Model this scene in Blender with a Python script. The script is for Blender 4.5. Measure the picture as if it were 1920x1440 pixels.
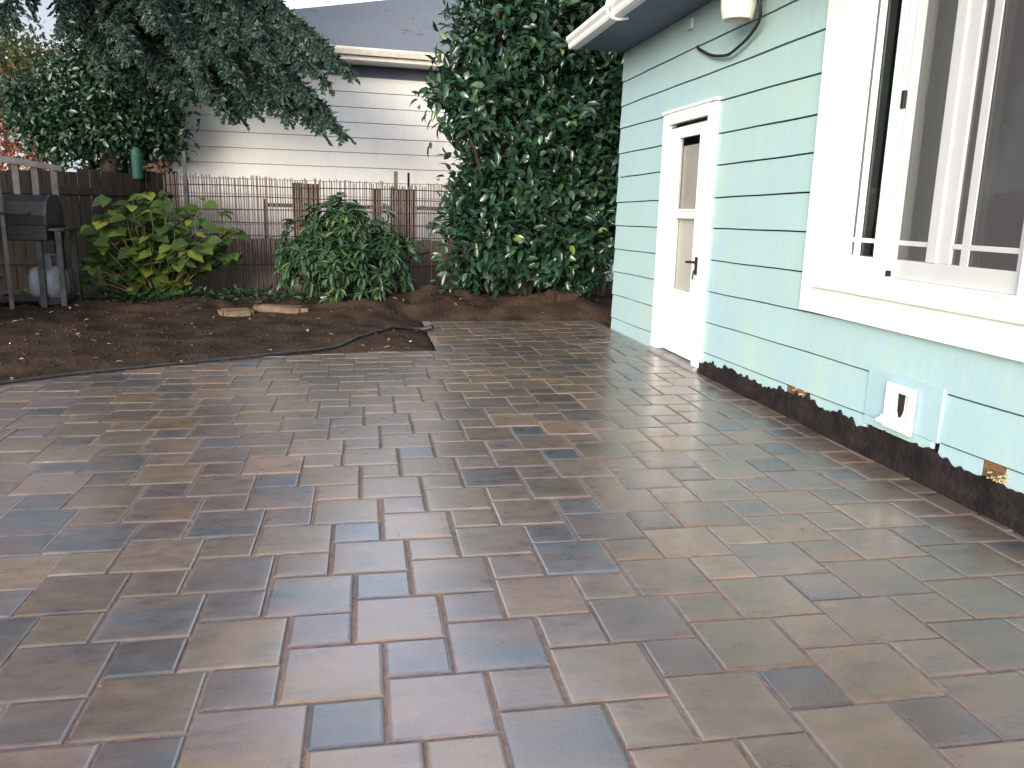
import bpy, bmesh, math, random
import numpy as np
from mathutils import Vector, Matrix
rng = np.random.default_rng(7); random.seed(7)
S = bpy.context.scene; COL = S.collection
for o in list(bpy.data.objects): bpy.data.objects.remove(o)

# ---------------------------------------------------------------- camera
cd = bpy.data.cameras.new("camera"); cam = bpy.data.objects.new("camera", cd); COL.objects.link(cam)
R_ = Vector((0.98420, -0.17562, 0.02241)); U_ = Vector((0.01553, 0.21173, 0.97720)); F_ = Vector((0.17636, 0.96142, -0.21112))
m = Matrix((( R_.x, U_.x, -F_.x, 0.0), (R_.y, U_.y, -F_.y, 0.0), (R_.z, U_.z, -F_.z, 1.25), (0, 0, 0, 1)))
cam.matrix_world = m
cd.sensor_width = 36; cd.lens = 1522.8/1920*36; cd.clip_start = 0.05; cd.clip_end = 2000
S.camera = cam
# ---------------------------------------------------------------- light
SUN_EL, SUN_AZ = math.radians(12), math.atan2(-0.50, -0.86)      # direction towards the sun, azimuth from +Y towards +X
W = bpy.data.worlds.new("World"); S.world = W; W.use_nodes = True
nt = W.node_tree; bg = nt.nodes["Background"]; sky = nt.nodes.new("ShaderNodeTexSky")
sky.sky_type = 'NISHITA'; sky.sun_disc = False; sky.sun_elevation = SUN_EL; sky.sun_rotation = SUN_AZ
sky.air_density = 1.0; sky.dust_density = 2.5; sky.ozone_density = 1.0
# thin broken cloud over the blue
tcw = nt.nodes.new("ShaderNodeTexCoord"); mpw = nt.nodes.new("ShaderNodeMapping"); mpw.inputs["Scale"].default_value = (1, 1, 2.2); nt.links.new(tcw.outputs["Generated"], mpw.inputs[0])
nw = nt.nodes.new("ShaderNodeTexNoise"); nw.inputs["Scale"].default_value = 2.6; nw.inputs["Detail"].default_value = 7; nt.links.new(mpw.outputs[0], nw.inputs[0])
rw = nt.nodes.new("ShaderNodeMapRange"); rw.inputs[1].default_value = .35; rw.inputs[2].default_value = .62; rw.inputs[3].default_value = .35; rw.inputs[4].default_value = .95; nt.links.new(nw.outputs["Fac"], rw.inputs[0])
mw = nt.nodes.new("ShaderNodeMix"); mw.data_type = 'RGBA'; nt.links.new(rw.outputs[0], mw.inputs[0]); nt.links.new(sky.outputs[0], mw.inputs[6]); mw.inputs[7].default_value = (7.1, 7.6, 8.8, 1)
# a brighter bank of thin cloud to the north
dn = nt.nodes.new("ShaderNodeVectorMath"); dn.operation = 'DOT_PRODUCT'; nt.links.new(tcw.outputs["Generated"], dn.inputs[0]); dn.inputs[1].default_value = (.03, .83, .55)
rn = nt.nodes.new("ShaderNodeMapRange"); rn.interpolation_type = 'SMOOTHERSTEP'; rn.inputs[1].default_value = .86; rn.inputs[2].default_value = 1.0; rn.inputs[3].default_value = 1; rn.inputs[4].default_value = 5.0; nt.links.new(dn.outputs["Value"], rn.inputs[0])
ds = nt.nodes.new("ShaderNodeVectorMath"); ds.operation = 'DOT_PRODUCT'; nt.links.new(tcw.outputs["Generated"], ds.inputs[0]); ds.inputs[1].default_value = (-.42, -.86, .28)
rs = nt.nodes.new("ShaderNodeMapRange"); rs.interpolation_type = 'SMOOTHSTEP'; rs.inputs[1].default_value = .45; rs.inputs[2].default_value = 1.0; rs.inputs[3].default_value = 0; rs.inputs[4].default_value = 3.6; nt.links.new(ds.outputs["Value"], rs.inputs[0])
sa = nt.nodes.new("ShaderNodeMath"); sa.operation = 'ADD'; nt.links.new(rn.outputs[0], sa.inputs[0]); nt.links.new(rs.outputs[0], sa.inputs[1])
sn = nt.nodes.new("ShaderNodeVectorMath"); sn.operation = 'SCALE'; nt.links.new(mw.outputs[2], sn.inputs[0]); nt.links.new(sa.outputs[0], sn.inputs["Scale"])
nt.links.new(sn.outputs[0], bg.inputs[0]); bg.inputs[1].default_value = 0.06
sd = bpy.data.lights.new("sun", 'SUN'); sun = bpy.data.objects.new("sun", sd); COL.objects.link(sun)
sd.energy = 2.6; sd.angle = math.radians(24); sd.color = (1.0, 0.95, 0.87)
d = Vector((math.sin(SUN_AZ)*math.cos(SUN_EL), math.cos(SUN_AZ)*math.cos(SUN_EL), math.sin(SUN_EL)))
sun.rotation_euler = d.to_track_quat('Z', 'Y').to_euler(); sun.location = (-6, -4, 8)
S.view_settings.view_transform = 'Standard'; S.view_settings.look = 'None'
S.view_settings.exposure = 0.88; S.view_settings.gamma = 1; S.view_settings.use_curve_mapping = False
S.render.engine = 'CYCLES'; S.cycles.max_bounces = 8; S.cycles.transparent_max_bounces = 12

# ---------------------------------------------------------------- helpers
def tag(o, label=None, cat=None, group=None, kind=None):
    if label: o['label'] = label
    if cat: o['category'] = cat
    if group: o['group'] = group
    if kind: o['kind'] = kind
    return o
def thing(name, label, cat, loc=(0, 0, 0), group=None):
    o = bpy.data.objects.new(name, None); COL.objects.link(o); o.location = loc; o.empty_display_size = .1
    return tag(o, label, cat, group)
def mk(name, V, F, mat, parent=None, smooth=False, loc=None):
    """mesh object; V are world coordinates (moved into the parent's frame)"""
    off = np.array((0., 0, 0))
    p = parent
    while p is not None: off = off + np.array(p.location); p = p.parent
    V = np.asarray(V, float)
    if loc is not None: off = off + np.array(loc)
    me = bpy.data.meshes.new(name); me.from_pydata((V-off).tolist(), [], F)
    if smooth: me.shade_smooth()
    me.materials.append(mat); o = bpy.data.objects.new(name, me); COL.objects.link(o)
    if parent is not None: o.parent = parent
    if loc is not None: o.location = loc
    return o
def fastmesh(name, V, nper, F, mat, parent=None, rnd=None, smooth=False):
    """n copies of a small face pattern: V (n,nper,3), F list of index lists"""
    n = V.shape[0]; off = np.array((0., 0, 0)); p = parent
    while p is not None: off = off + np.array(p.location); p = p.parent
    P = (V-off).reshape(-1, 3).astype(np.float32)
    me = bpy.data.meshes.new(name); me.vertices.add(len(P)); me.vertices.foreach_set("co", P.ravel())
    lens = [len(f) for f in F]; flat = np.concatenate([np.array(f) for f in F])
    loops = (flat[None, :]+np.arange(n)[:, None]*nper).ravel().astype(np.int32)
    tot = np.tile(np.array(lens), n).astype(np.int32); st = np.concatenate([[0], np.cumsum(tot)[:-1]]).astype(np.int32)
    me.loops.add(len(loops)); me.loops.foreach_set("vertex_index", loops)
    me.polygons.add(len(tot)); me.polygons.foreach_set("loop_start", st); me.polygons.foreach_set("loop_total", tot)
    if rnd is not None:
        a = me.attributes.new("rnd", 'FLOAT', 'POINT'); a.data.foreach_set("value", np.repeat(rnd, nper).astype(np.float32))
    me.update(calc_edges=True); me.validate()
    if smooth: me.shade_smooth()
    me.materials.append(mat); o = bpy.data.objects.new(name, me); COL.objects.link(o)
    if parent is not None: o.parent = parent
    return o
class MB:
    def __init__(s): s.V = []; s.F = []
    def add(s, V, F):
        b = len(s.V); s.V += [tuple(v) for v in V]; s.F += [[i+b for i in f] for f in F]; return s
    def box(s, x0, x1, y0, y1, z0, z1, M=None):
        V = [(x, y, z) for z in (z0, z1) for y in (y0, y1) for x in (x0, x1)]
        if M is not None: V = [tuple(M @ Vector(v)) for v in V]
        return s.add(V, [[0, 2, 3, 1], [4, 5, 7, 6], [0, 1, 5, 4], [2, 6, 7, 3], [0, 4, 6, 2], [1, 3, 7, 5]])
    def tube(s, pts, r, n=8, cap=True):
        pts = [Vector(p) for p in pts]; rs = r if hasattr(r, '__len__') else [r]*len(pts)
        rings = []
        up = None
        for i, p in enumerate(pts):
            t = (pts[min(i+1, len(pts)-1)]-pts[max(i-1, 0)]).normalized()
            if up is None: up = t.orthogonal().normalized()
            up = (up-t*up.dot(t)).normalized(); w = t.cross(up)
            rings.append([p+(up*math.cos(2*math.pi*k/n)+w*math.sin(2*math.pi*k/n))*rs[i] for k in range(n)])
        V = [v for g in rings for v in g]; F = []
        for i in range(len(pts)-1):
            for k in range(n): F.append([i*n+k, i*n+(k+1) % n, (i+1)*n+(k+1) % n, (i+1)*n+k])
        if cap: F += [list(range(n))[::-1], [(len(pts)-1)*n+k for k in range(n)]]
        return s.add(V, F)
    def lathe(s, c, prof, n=20):
        pts = [(c[0]+r*math.cos(2*math.pi*k/n), c[1]+r*math.sin(2*math.pi*k/n), c[2]+z) for r, z in prof for k in range(n)]
        F = [[i*n+k, i*n+(k+1) % n, (i+1)*n+(k+1) % n, (i+1)*n+k] for i in range(len(prof)-1) for k in range(n)]
        return s.add(pts, F+[list(range(n))[::-1], [(len(prof)-1)*n+k for k in range(n)]])
    def build(s, name, mat, parent=None, bevel=0, smooth=False):
        o = mk(name, s.V, s.F, mat, parent, smooth)
        if bevel:
            b = o.modifiers.new("b", 'BEVEL'); b.width = bevel; b.segments = 2; b.limit_method = 'ANGLE'
        return o
def sheet(x, y0, y1, z0, z1): return MB().add([(x, y0, z0), (x, y1, z0), (x, y1, z1), (x, y0, z1)], [[0, 3, 2, 1]])
def smoothpts(P, k=6):
    P = [np.array(p, float) for p in P]; out = []
    Q = [2*P[0]-P[1]]+P+[2*P[-1]-P[-2]]
    for i in range(1, len(Q)-2):
        for t in np.linspace(0, 1, k, endpoint=False):
            a, b, c, e = Q[i-1], Q[i], Q[i+1], Q[i+2]
            out.append(.5*((2*b)+(-a+c)*t+(2*a-5*b+4*c-e)*t*t+(-a+3*b-3*c+e)*t**3))
    out.append(P[-1]); return out

# ---------------------------------------------------------------- materials
def mat(name, col=(.5, .5, .5), rough=.6, col2=None, scale=8, detail=6, bump=0, bscale=None, stretch=(1, 1, 1), lo=.35, hi=.65, metal=0, spec=.5, coat=0):
    M = bpy.data.materials.new(name); M.use_nodes = True; N = M.node_tree; b = N.nodes["Principled BSDF"]
    b.inputs["Base Color"].default_value = (*col, 1); b.inputs["Roughness"].default_value = rough; b.inputs["Metallic"].default_value = metal
    b.inputs["Specular IOR Level"].default_value = spec; b.inputs["Coat Weight"].default_value = coat
    tc = N.nodes.new("ShaderNodeTexCoord"); mp = N.nodes.new("ShaderNodeMapping"); N.links.new(tc.outputs["Object"], mp.inputs[0]); mp.inputs["Scale"].default_value = stretch
    if col2:
        n = N.nodes.new("ShaderNodeTexNoise"); n.inputs["Scale"].default_value = scale; n.inputs["Detail"].default_value = detail; N.links.new(mp.outputs[0], n.inputs[0])
        r = N.nodes.new("ShaderNodeValToRGB"); r.color_ramp.elements[0].position = lo; r.color_ramp.elements[1].position = hi
        r.color_ramp.elements[0].color = (*col, 1); r.color_ramp.elements[1].color = (*col2, 1)
        N.links.new(n.outputs["Fac"], r.inputs[0]); N.links.new(r.outputs[0], b.inputs["Base Color"])
    if bump:
        n2 = N.nodes.new("ShaderNodeTexNoise"); n2.inputs["Scale"].default_value = bscale or scale*4; n2.inputs["Detail"].default_value = 5; N.links.new(mp.outputs[0], n2.inputs[0])
        bp = N.nodes.new("ShaderNodeBump"); bp.inputs["Strength"].default_value = bump; bp.inputs["Distance"].default_value = .02
        N.links.new(n2.outputs["Fac"], bp.inputs["Height"]); N.links.new(bp.outputs[0], b.inputs["Normal"])
    return M
def leafmat(name, cols, rough=.35, trans=.25, spec=.5):
    """cols: list of (pos, rgb) over the per-leaf random value"""
    M = bpy.data.materials.new(name); M.use_nodes = True; N = M.node_tree; b = N.nodes["Principled BSDF"]
    a = N.nodes.new("ShaderNodeAttribute"); a.attribute_name = "rnd"
    r = N.nodes.new("ShaderNodeValToRGB"); e = r.color_ramp.elements
    e[0].position = cols[0][0]; e[0].color = (*cols[0][1], 1); e[1].position = cols[-1][0]; e[1].color = (*cols[-1][1], 1)
    for p, c in cols[1:-1]:
        k = e.new(p); k.color = (*c, 1)
    N.links.new(a.outputs["Fac"], r.inputs[0])
    N.links.new(r.outputs[0], b.inputs["Base Color"]); b.inputs["Roughness"].default_value = rough; b.inputs["Specular IOR Level"].default_value = spec
    t = N.nodes.new("ShaderNodeBsdfTranslucent"); N.links.new(r.outputs[0], t.inputs[0])
    mx = N.nodes.new("ShaderNodeMixShader"); mx.inputs[0].default_value = trans
    N.links.new(b.outputs[0], mx.inputs[1]); N.links.new(t.outputs[0], mx.inputs[2]); N.links.new(mx.outputs[0], N.nodes["Material Output"].inputs[0])
    return M

def siding_mat(name, a, b_, c_, rough=.55):
    """painted wood siding: broad fading, vertical weather streaks and fine grain"""
    M = bpy.data.materials.new(name); M.use_nodes = True; N = M.node_tree; b = N.nodes["Principled BSDF"]; L = N.links.new
    tc = N.nodes.new("ShaderNodeTexCoord")
    def noise(sc, stretch, det=4):
        mp = N.nodes.new("ShaderNodeMapping"); mp.inputs["Scale"].default_value = stretch; L(tc.outputs["Object"], mp.inputs[0])
        n = N.nodes.new("ShaderNodeTexNoise"); n.inputs["Scale"].default_value = sc; n.inputs["Detail"].default_value = det; L(mp.outputs[0], n.inputs[0]); return n
    n1 = noise(.9, (1, 1, .8)); n2 = noise(5, (1, 1, .35)); n3 = noise(40, (1, 1, .12), 6)
    def mix(fac, c0, c1):
        x = N.nodes.new("ShaderNodeMix"); x.data_type = 'RGBA'; L(fac, x.inputs[0])
        for s, c in ((6, c0), (7, c1)):
            if isinstance(c, tuple): x.inputs[s].default_value = (*c, 1)
            else: L(c, x.inputs[s])
        return x.outputs[2]
    def ramp(o, lo, hi, v0=0., v1=1.):
        r = N.nodes.new("ShaderNodeMapRange"); L(o, r.inputs[0]); r.inputs[1].default_value = lo; r.inputs[2].default_value = hi; r.inputs[3].default_value = v0; r.inputs[4].default_value = v1; return r.outputs[0]
    x = mix(ramp(n1.outputs["Fac"], .35, .65), a, b_)
    x = mix(ramp(n2.outputs["Fac"], .5, .75, 0, .5), x, c_)
    x = mix(ramp(n3.outputs["Fac"], .45, .75, 0, .25), x, tuple(v*.8 for v in a))
    L(x, b.inputs["Base Color"]); b.inputs["Roughness"].default_value = rough
    bp = N.nodes.new("ShaderNodeBump"); bp.inputs["Strength"].default_value = .25; bp.inputs["Distance"].default_value = .004; L(n3.outputs["Fac"], bp.inputs["Height"]); L(bp.outputs[0], b.inputs["Normal"])
    return M
M_teal = siding_mat("teal_siding", (.365, .525, .505), (.34, .495, .545), (.44, .555, .44))
M_tealtrim = mat("teal_patch_paint", (.35, .50, .53), .55, (.33, .48, .53), 3, bump=.1)
M_cream = siding_mat("cream_siding", (.77, .77, .74), (.81, .80, .78), (.70, .69, .65))
M_white = mat("white_paint", (.82, .82, .79), .45, (.76, .76, .72), 6, bump=.05)
M_vinyl = mat("white_vinyl", (.80, .81, .80), .35, (.75, .76, .75), 4)
M_gutter = mat("gutter_paint", (.66, .62, .55), .5, (.56, .50, .44), 9, bump=.1)
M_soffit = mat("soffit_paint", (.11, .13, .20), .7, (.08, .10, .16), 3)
M_shingle = mat("asphalt_shingle", (.10, .115, .14), .9, (.16, .175, .20), 30, bump=.6, bscale=60)
M_shingle2 = mat("brown_shingle", (.09, .07, .06), .9, (.15, .12, .10), 30, bump=.6, bscale=60)
M_tar = mat("tar_coating", (.010, .009, .009), .75, (.026, .020, .018), 6, bump=.7, bscale=26)
M_conc = mat("concrete", (.33, .33, .31), .85, (.24, .22, .20), 9, bump=.4)
M_inner = mat("interior_plaster", (.45, .38, .34), .8, (.36, .29, .26), 3)
M_curt = mat("curtain_cloth", (.46, .50, .42), .9, (.56, .58, .50), 2, stretch=(1, 6, .2))
M_blind = mat("blind_cloth", (.62, .60, .52), .8, (.55, .53, .46), 2)
M_black = mat("black_rubber", (.012, .012, .014), .45, (.03, .03, .032), 20)
M_blk = mat("dark_metal", (.008, .008, .009), .6, (.02, .018, .018), 12)
M_greymetal = mat("grey_metal", (.065, .065, .07), .6, (.03, .03, .032), 10, metal=.3)
M_soil = mat("soil", (.022, .0145, .0105), .97, (.058, .037, .025), 3, 10, bump=.7, bscale=22)
M_grass = mat("far_ground", (.06, .07, .03), .95, (.10, .08, .05), 2)
M_sand = mat("joint_sand", (.17, .115, .10), .9, (.27, .185, .16), 25, bump=.6, bscale=200)
M_wood = mat("weathered_brown_wood", (.10, .066, .042), .8, (.15, .10, .07), 14, bump=.4, stretch=(3, 3, .25))
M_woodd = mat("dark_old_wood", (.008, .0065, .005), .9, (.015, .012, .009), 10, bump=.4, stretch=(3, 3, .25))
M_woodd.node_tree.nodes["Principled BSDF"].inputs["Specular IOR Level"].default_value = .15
M_reed = mat("reed_sticks", (.085, .062, .055), .75, (.19, .14, .125), 30, stretch=(6, 1, .3))
M_wire = mat("binding_wire", (.03, .02, .018), .6, (.06, .04, .03), 30)
M_bark = mat("bark", (.025, .018, .014), .95, (.06, .045, .034), 12, bump=1, bscale=25, stretch=(1, 1, .3))
M_twig = mat("dark_twig_bark", (.022, .018, .014), .9, (.045, .034, .026), 12)
M_stem = mat("green_stem", (.10, .09, .04), .8, (.16, .11, .06), 12)
M_brick = mat("orange_stucco", (.15, .085, .06), .9, (.10, .06, .045), 3, bump=.4)
M_stone = mat("tan_stone", (.17, .115, .065), .9, (.10, .07, .045), 9, bump=.6)
M_foam = mat("yellow_insulation", (.50, .42, .22), .9, (.34, .22, .10), 30, bump=1, bscale=60)
M_rot = mat("bare_rotten_wood", (.24, .12, .05), .9, (.12, .07, .04), 18, bump=.6, stretch=(1, .5, 3))
M_tank = mat("white_tank_paint", (.24, .26, .29), .5, (.13, .14, .16), 9)
M_lamp = mat("lamp_enamel", (.80, .76, .68), .4, (.70, .64, .55), 8)
M_green = mat("green_plastic", (.008, .075, .055), .7, (.012, .06, .045), 5)

def glass(name, tint=(1, 1, 1), ior=1.45):
    M = bpy.data.materials.new(name); M.use_nodes = True; N = M.node_tree; N.nodes.remove(N.nodes["Principled BSDF"])
    g = N.nodes.new("ShaderNodeBsdfGlossy"); g.inputs["Roughness"].default_value = .01
    t = N.nodes.new("ShaderNodeBsdfTransparent"); t.inputs[0].default_value = (*tint, 1)
    f = N.nodes.new("ShaderNodeFresnel"); f.inputs[0].default_value = ior
    mx = N.nodes.new("ShaderNodeMixShader"); N.links.new(f.outputs[0], mx.inputs[0]); N.links.new(t.outputs[0], mx.inputs[1]); N.links.new(g.outputs[0], mx.inputs[2])
    N.links.new(mx.outputs[0], N.nodes["Material Output"].inputs[0]); return M
M_glass = glass("window_glass", (.85, .9, .87), 1.75); M_dglass = glass("door_glass", (.95, .95, .93), 1.2)
def meshscreen():
    M = bpy.data.materials.new("insect_mesh"); M.use_nodes = True; N = M.node_tree; b = N.nodes["Principled BSDF"]
    b.inputs["Base Color"].default_value = (.22, .22, .225, 1); b.inputs["Roughness"].default_value = .6
    t = N.nodes.new("ShaderNodeBsdfTransparent"); mx = N.nodes.new("ShaderNodeMixShader"); mx.inputs[0].default_value = .26
    N.links.new(t.outputs[0], mx.inputs[1]); N.links.new(b.outputs[0], mx.inputs[2]); N.links.new(mx.outputs[0], N.nodes["Material Output"].inputs[0]); return M
M_mesh = meshscreen()

def paver_mat():
    M = bpy.data.materials.new("tumbled_concrete_pavers"); M.use_nodes = True; N = M.node_tree; b = N.nodes["Principled BSDF"]; L = N.links.new
    at = N.nodes.new("ShaderNodeAttribute"); at.attribute_name = "tile"       # r,g random per paver, b = distance-to-edge weight
    sp = N.nodes.new("ShaderNodeSeparateColor"); L(at.outputs["Color"], sp.inputs[0])
    tc = N.nodes.new("ShaderNodeTexCoord")
    # every paver samples its own place in the noise
    cm = N.nodes.new("ShaderNodeCombineXYZ"); 
    for i, k in enumerate((37., 53., 91.)):
        mu = N.nodes.new("ShaderNodeMath"); mu.operation = 'MULTIPLY'; mu.inputs[1].default_value = k; L(sp.outputs[0 if i != 1 else 1], mu.inputs[0]); L(mu.outputs[0], cm.inputs[i])
    va = N.nodes.new("ShaderNodeVectorMath"); va.operation = 'ADD'; L(tc.outputs["Object"], va.inputs[0]); L(cm.outputs[0], va.inputs[1])
    mp = N.nodes.new("ShaderNodeMapping"); mp.inputs["Scale"].default_value = (.75, 1.5, 1); L(va.outputs[0], mp.inputs[0])
    def noise(s, d, v=mp.outputs[0], r=.55):
        n = N.nodes.new("ShaderNodeTexNoise"); n.inputs["Scale"].default_value = s; n.inputs["Detail"].default_value = d; n.inputs["Roughness"].default_value = r; L(v, n.inputs[0]); return n.outputs["Fac"]
    n1 = noise(3.2, 3); n2 = noise(14, 6); n3 = noise(220, 3, tc.outputs["Object"]); n4 = noise(5.5, 3)
    r1 = N.nodes.new("ShaderNodeValToRGB"); r1.color_ramp.interpolation = 'LINEAR'; e = r1.color_ramp.elements
    pal = [(0, (.098, .108, .128)), (.10, (.132, .115, .116)), (.24, (.168, .122, .106)), (.48, (.205, .143, .100)), (.66, (.185, .140, .102)), (.82, (.240, .155, .095)), (1, (.205, .142, .132))]
    e[0].position = 0; e[0].color = (*pal[0][1], 1); e[1].position = 1; e[1].color = (*pal[-1][1], 1)
    for p, c in pal[1:-1]: k = e.new(p); k.color = (*c, 1)
    # palette position = tile random + swirl
    mr = N.nodes.new("ShaderNodeMapRange"); mr.inputs[1].default_value = .3; mr.inputs[2].default_value = .7; mr.inputs[3].default_value = -.2; mr.inputs[4].default_value = .2; L(n1, mr.inputs[0])
    ad = N.nodes.new("ShaderNodeMath"); ad.operation = 'ADD'; ad.use_clamp = True; L(mr.outputs[0], ad.inputs[0]); L(sp.outputs[0], ad.inputs[1]); L(ad.outputs[0], r1.inputs[0])
    # dark smoky patches in some tiles
    mr2 = N.nodes.new("ShaderNodeMapRange"); mr2.inputs[1].default_value = .54; mr2.inputs[2].default_value = .72; mr2.inputs[3].default_value = 0; mr2.inputs[4].default_value = .5; L(n4, mr2.inputs[0])
    x1 = N.nodes.new("ShaderNodeMix"); x1.data_type = 'RGBA'; L(mr2.outputs[0], x1.inputs[0]); L(r1.outputs[0], x1.inputs[6]); x1.inputs[7].default_value = (.075, .08, .085, 1)
    # paler rim
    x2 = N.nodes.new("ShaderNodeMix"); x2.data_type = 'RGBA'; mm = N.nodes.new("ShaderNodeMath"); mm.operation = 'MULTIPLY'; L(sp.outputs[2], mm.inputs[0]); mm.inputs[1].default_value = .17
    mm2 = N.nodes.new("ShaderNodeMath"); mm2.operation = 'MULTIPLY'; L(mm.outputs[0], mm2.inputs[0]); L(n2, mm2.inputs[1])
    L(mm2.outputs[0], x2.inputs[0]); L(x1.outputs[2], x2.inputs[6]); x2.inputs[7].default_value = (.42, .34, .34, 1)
    ne = noise(4.3, 7, tc.outputs["Object"], .7); mre = N.nodes.new("ShaderNodeMapRange"); mre.inputs[1].default_value = .60; mre.inputs[2].default_value = .74; mre.inputs[3].default_value = 0; mre.inputs[4].default_value = .35; L(ne, mre.inputs[0])
    x3 = N.nodes.new("ShaderNodeMix"); x3.data_type = 'RGBA'; L(mre.outputs[0], x3.inputs[0]); L(x2.outputs[2], x3.inputs[6]); x3.inputs[7].default_value = (.38, .33, .32, 1); x2 = x3
    # brightness per tile and fine grain
    hs = N.nodes.new("ShaderNodeHueSaturation"); hs.inputs["Saturation"].default_value = .95; mr3 = N.nodes.new("ShaderNodeMapRange"); mr3.inputs[3].default_value = .84; mr3.inputs[4].default_value = 1.2; L(sp.outputs[1], mr3.inputs[0])
    mr4 = N.nodes.new("ShaderNodeMapRange"); mr4.inputs[1].default_value = .3; mr4.inputs[2].default_value = .7; mr4.inputs[3].default_value = .86; mr4.inputs[4].default_value = 1.12; L(n3, mr4.inputs[0])
    mr5 = N.nodes.new("ShaderNodeMapRange"); mr5.inputs[1].default_value = .3; mr5.inputs[2].default_value = .7; mr5.inputs[3].default_value = .85; mr5.inputs[4].default_value = 1.15; L(n2, mr5.inputs[0])
    q = N.nodes.new("ShaderNodeMath"); q.operation = 'MULTIPLY'; L(mr3.outputs[0], q.inputs[0]); L(mr4.outputs[0], q.inputs[1])
    q2 = N.nodes.new("ShaderNodeMath"); q2.operation = 'MULTIPLY'; L(q.outputs[0], q2.inputs[0]); L(mr5.outputs[0], q2.inputs[1]); 
    ns = noise(.9, 4, tc.outputs["Object"]); mrs = N.nodes.new("ShaderNodeMapRange"); mrs.inputs[1].default_value = .35; mrs.inputs[2].default_value = .65; mrs.inputs[3].default_value = .60; mrs.inputs[4].default_value = .88; L(ns, mrs.inputs[0])
    q3 = N.nodes.new("ShaderNodeMath"); q3.operation = 'MULTIPLY'; L(q2.outputs[0], q3.inputs[0]); L(mrs.outputs[0], q3.inputs[1]); L(q3.outputs[0], hs.inputs["Value"])
    L(x2.outputs[2], hs.inputs["Color"]); L(hs.outputs[0], b.inputs["Base Color"])
    mr6 = N.nodes.new("ShaderNodeMapRange"); mr6.inputs[1].default_value = .3; mr6.inputs[2].default_value = .7; mr6.inputs[3].default_value = .24; mr6.inputs[4].default_value = .40; L(n2, mr6.inputs[0])
    L(mr6.outputs[0], b.inputs["Roughness"]); b.inputs["Specular IOR Level"].default_value = .6
    b.inputs["Coat Weight"].default_value = .55; b.inputs["Coat Roughness"].default_value = .2; b.inputs["Coat IOR"].default_value = 1.4
    bp = N.nodes.new("ShaderNodeBump"); bp.inputs["Strength"].default_value = .35; bp.inputs["Distance"].default_value = .004; 
    sm = N.nodes.new("ShaderNodeMath"); sm.operation = 'ADD'; L(n2, sm.inputs[0]); sc = N.nodes.new("ShaderNodeMath"); sc.operation = 'MULTIPLY'; sc.inputs[1].default_value = .6; L(n3, sc.inputs[0]); L(sc.outputs[0], sm.inputs[1])
    L(sm.outputs[0], bp.inputs["Height"]); L(bp.outputs[0], b.inputs["Normal"])
    return M

# ---------------------------------------------------------------- ground
def vnoise(x, y, s, seed=0):
    """cheap smooth value noise on arrays"""
    r = np.random.default_rng(seed); T = r.random((64, 64)); x = x*s+100; y = y*s+100
    xi = np.floor(x).astype(int); yi = np.floor(y).astype(int); fx = x-xi; fy = y-yi; fx = fx*fx*(3-2*fx); fy = fy*fy*(3-2*fy)
    g = lambda a, b: T[a % 64, b % 64]
    return (g(xi, yi)*(1-fx)+g(xi+1, yi)*fx)*(1-fy)+(g(xi, yi+1)*(1-fx)+g(xi+1, yi+1)*fx)*fy
WX = 2.64                                                         # face of the teal wall
chain = [(-7.5, -1.5), (-5.2, 2.6), (-3.6, 4.75), (-2.5, 5.93), (-1.98, 6.38), (-1.4, 6.72), (-.8, 6.93), (0, 7.08), (.62, 7.14)]
def chain_y(x): return np.interp(x, [p[0] for p in chain], [p[1] for p in chain])
def patio_dist(x, y):
    """>0 outside the patio (rough distance in metres)"""
    d1 = (y-chain_y(x))*.8; d1 = np.where(x > .62, 9, d1)
    d2 = np.maximum(y-9.06, .62-x)
    return np.where(x > .62, d2, np.minimum(d1, np.where(y > 6.5, np.maximum(.62-x, y-9.06), 9)))
def soil_h(x, y):
    n = vnoise(x, y, 1.3, 1)*.5+vnoise(x, y, 3.7, 2)*.28+vnoise(x, y, 9, 3)*.14+vnoise(x, y, 24, 4)*.08
    dd = patio_dist(x, y); k = np.clip(dd/.35, 0, 1)
    h = -.035+k*(.03+.085*n)+np.where(dd > 0, .012, 0)
    for cx, cy, r, a in ((.15, 10.1, .75, .20), (2.35, 9.75, .45, .16), (1.4, 10.3, .8, .12), (-1.6, 9.9, .9, .08), (-3, 9.6, 1.2, .07), (.9, 9.8, .4, .08)):
        h = h+a*np.exp(-((x-cx)**2+(y-cy)**2)/r**2)*(.55+.9*vnoise(x, y, 5, 9))*np.clip(dd/.4, 0, 1)
    return np.where(dd > 0, h, -.06)
G = 2000.
mk("ground", [(-G, -G, -.09), (G, -G, -.09), (G, G, -.09), (-G, G, -.09)], [[0, 1, 2, 3]], M_grass).__setitem__('kind', 'structure')
xs = np.arange(-8, 4.2, .045); ys = np.arange(-1, 13, .045); XX, YY = np.meshgrid(xs, ys); ZZ = soil_h(XX, YY)
nx, ny = len(xs), len(ys); idx = np.arange(nx*ny).reshape(ny, nx)
Fq = np.stack([idx[:-1, :-1], idx[:-1, 1:], idx[1:, 1:], idx[1:, :-1]], -1).reshape(-1, 4)
soil = mk("soil_bed", np.stack([XX, YY, ZZ], -1).reshape(-1, 3), Fq.tolist(), M_soil, smooth=True); soil['kind'] = 'structure'

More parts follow.
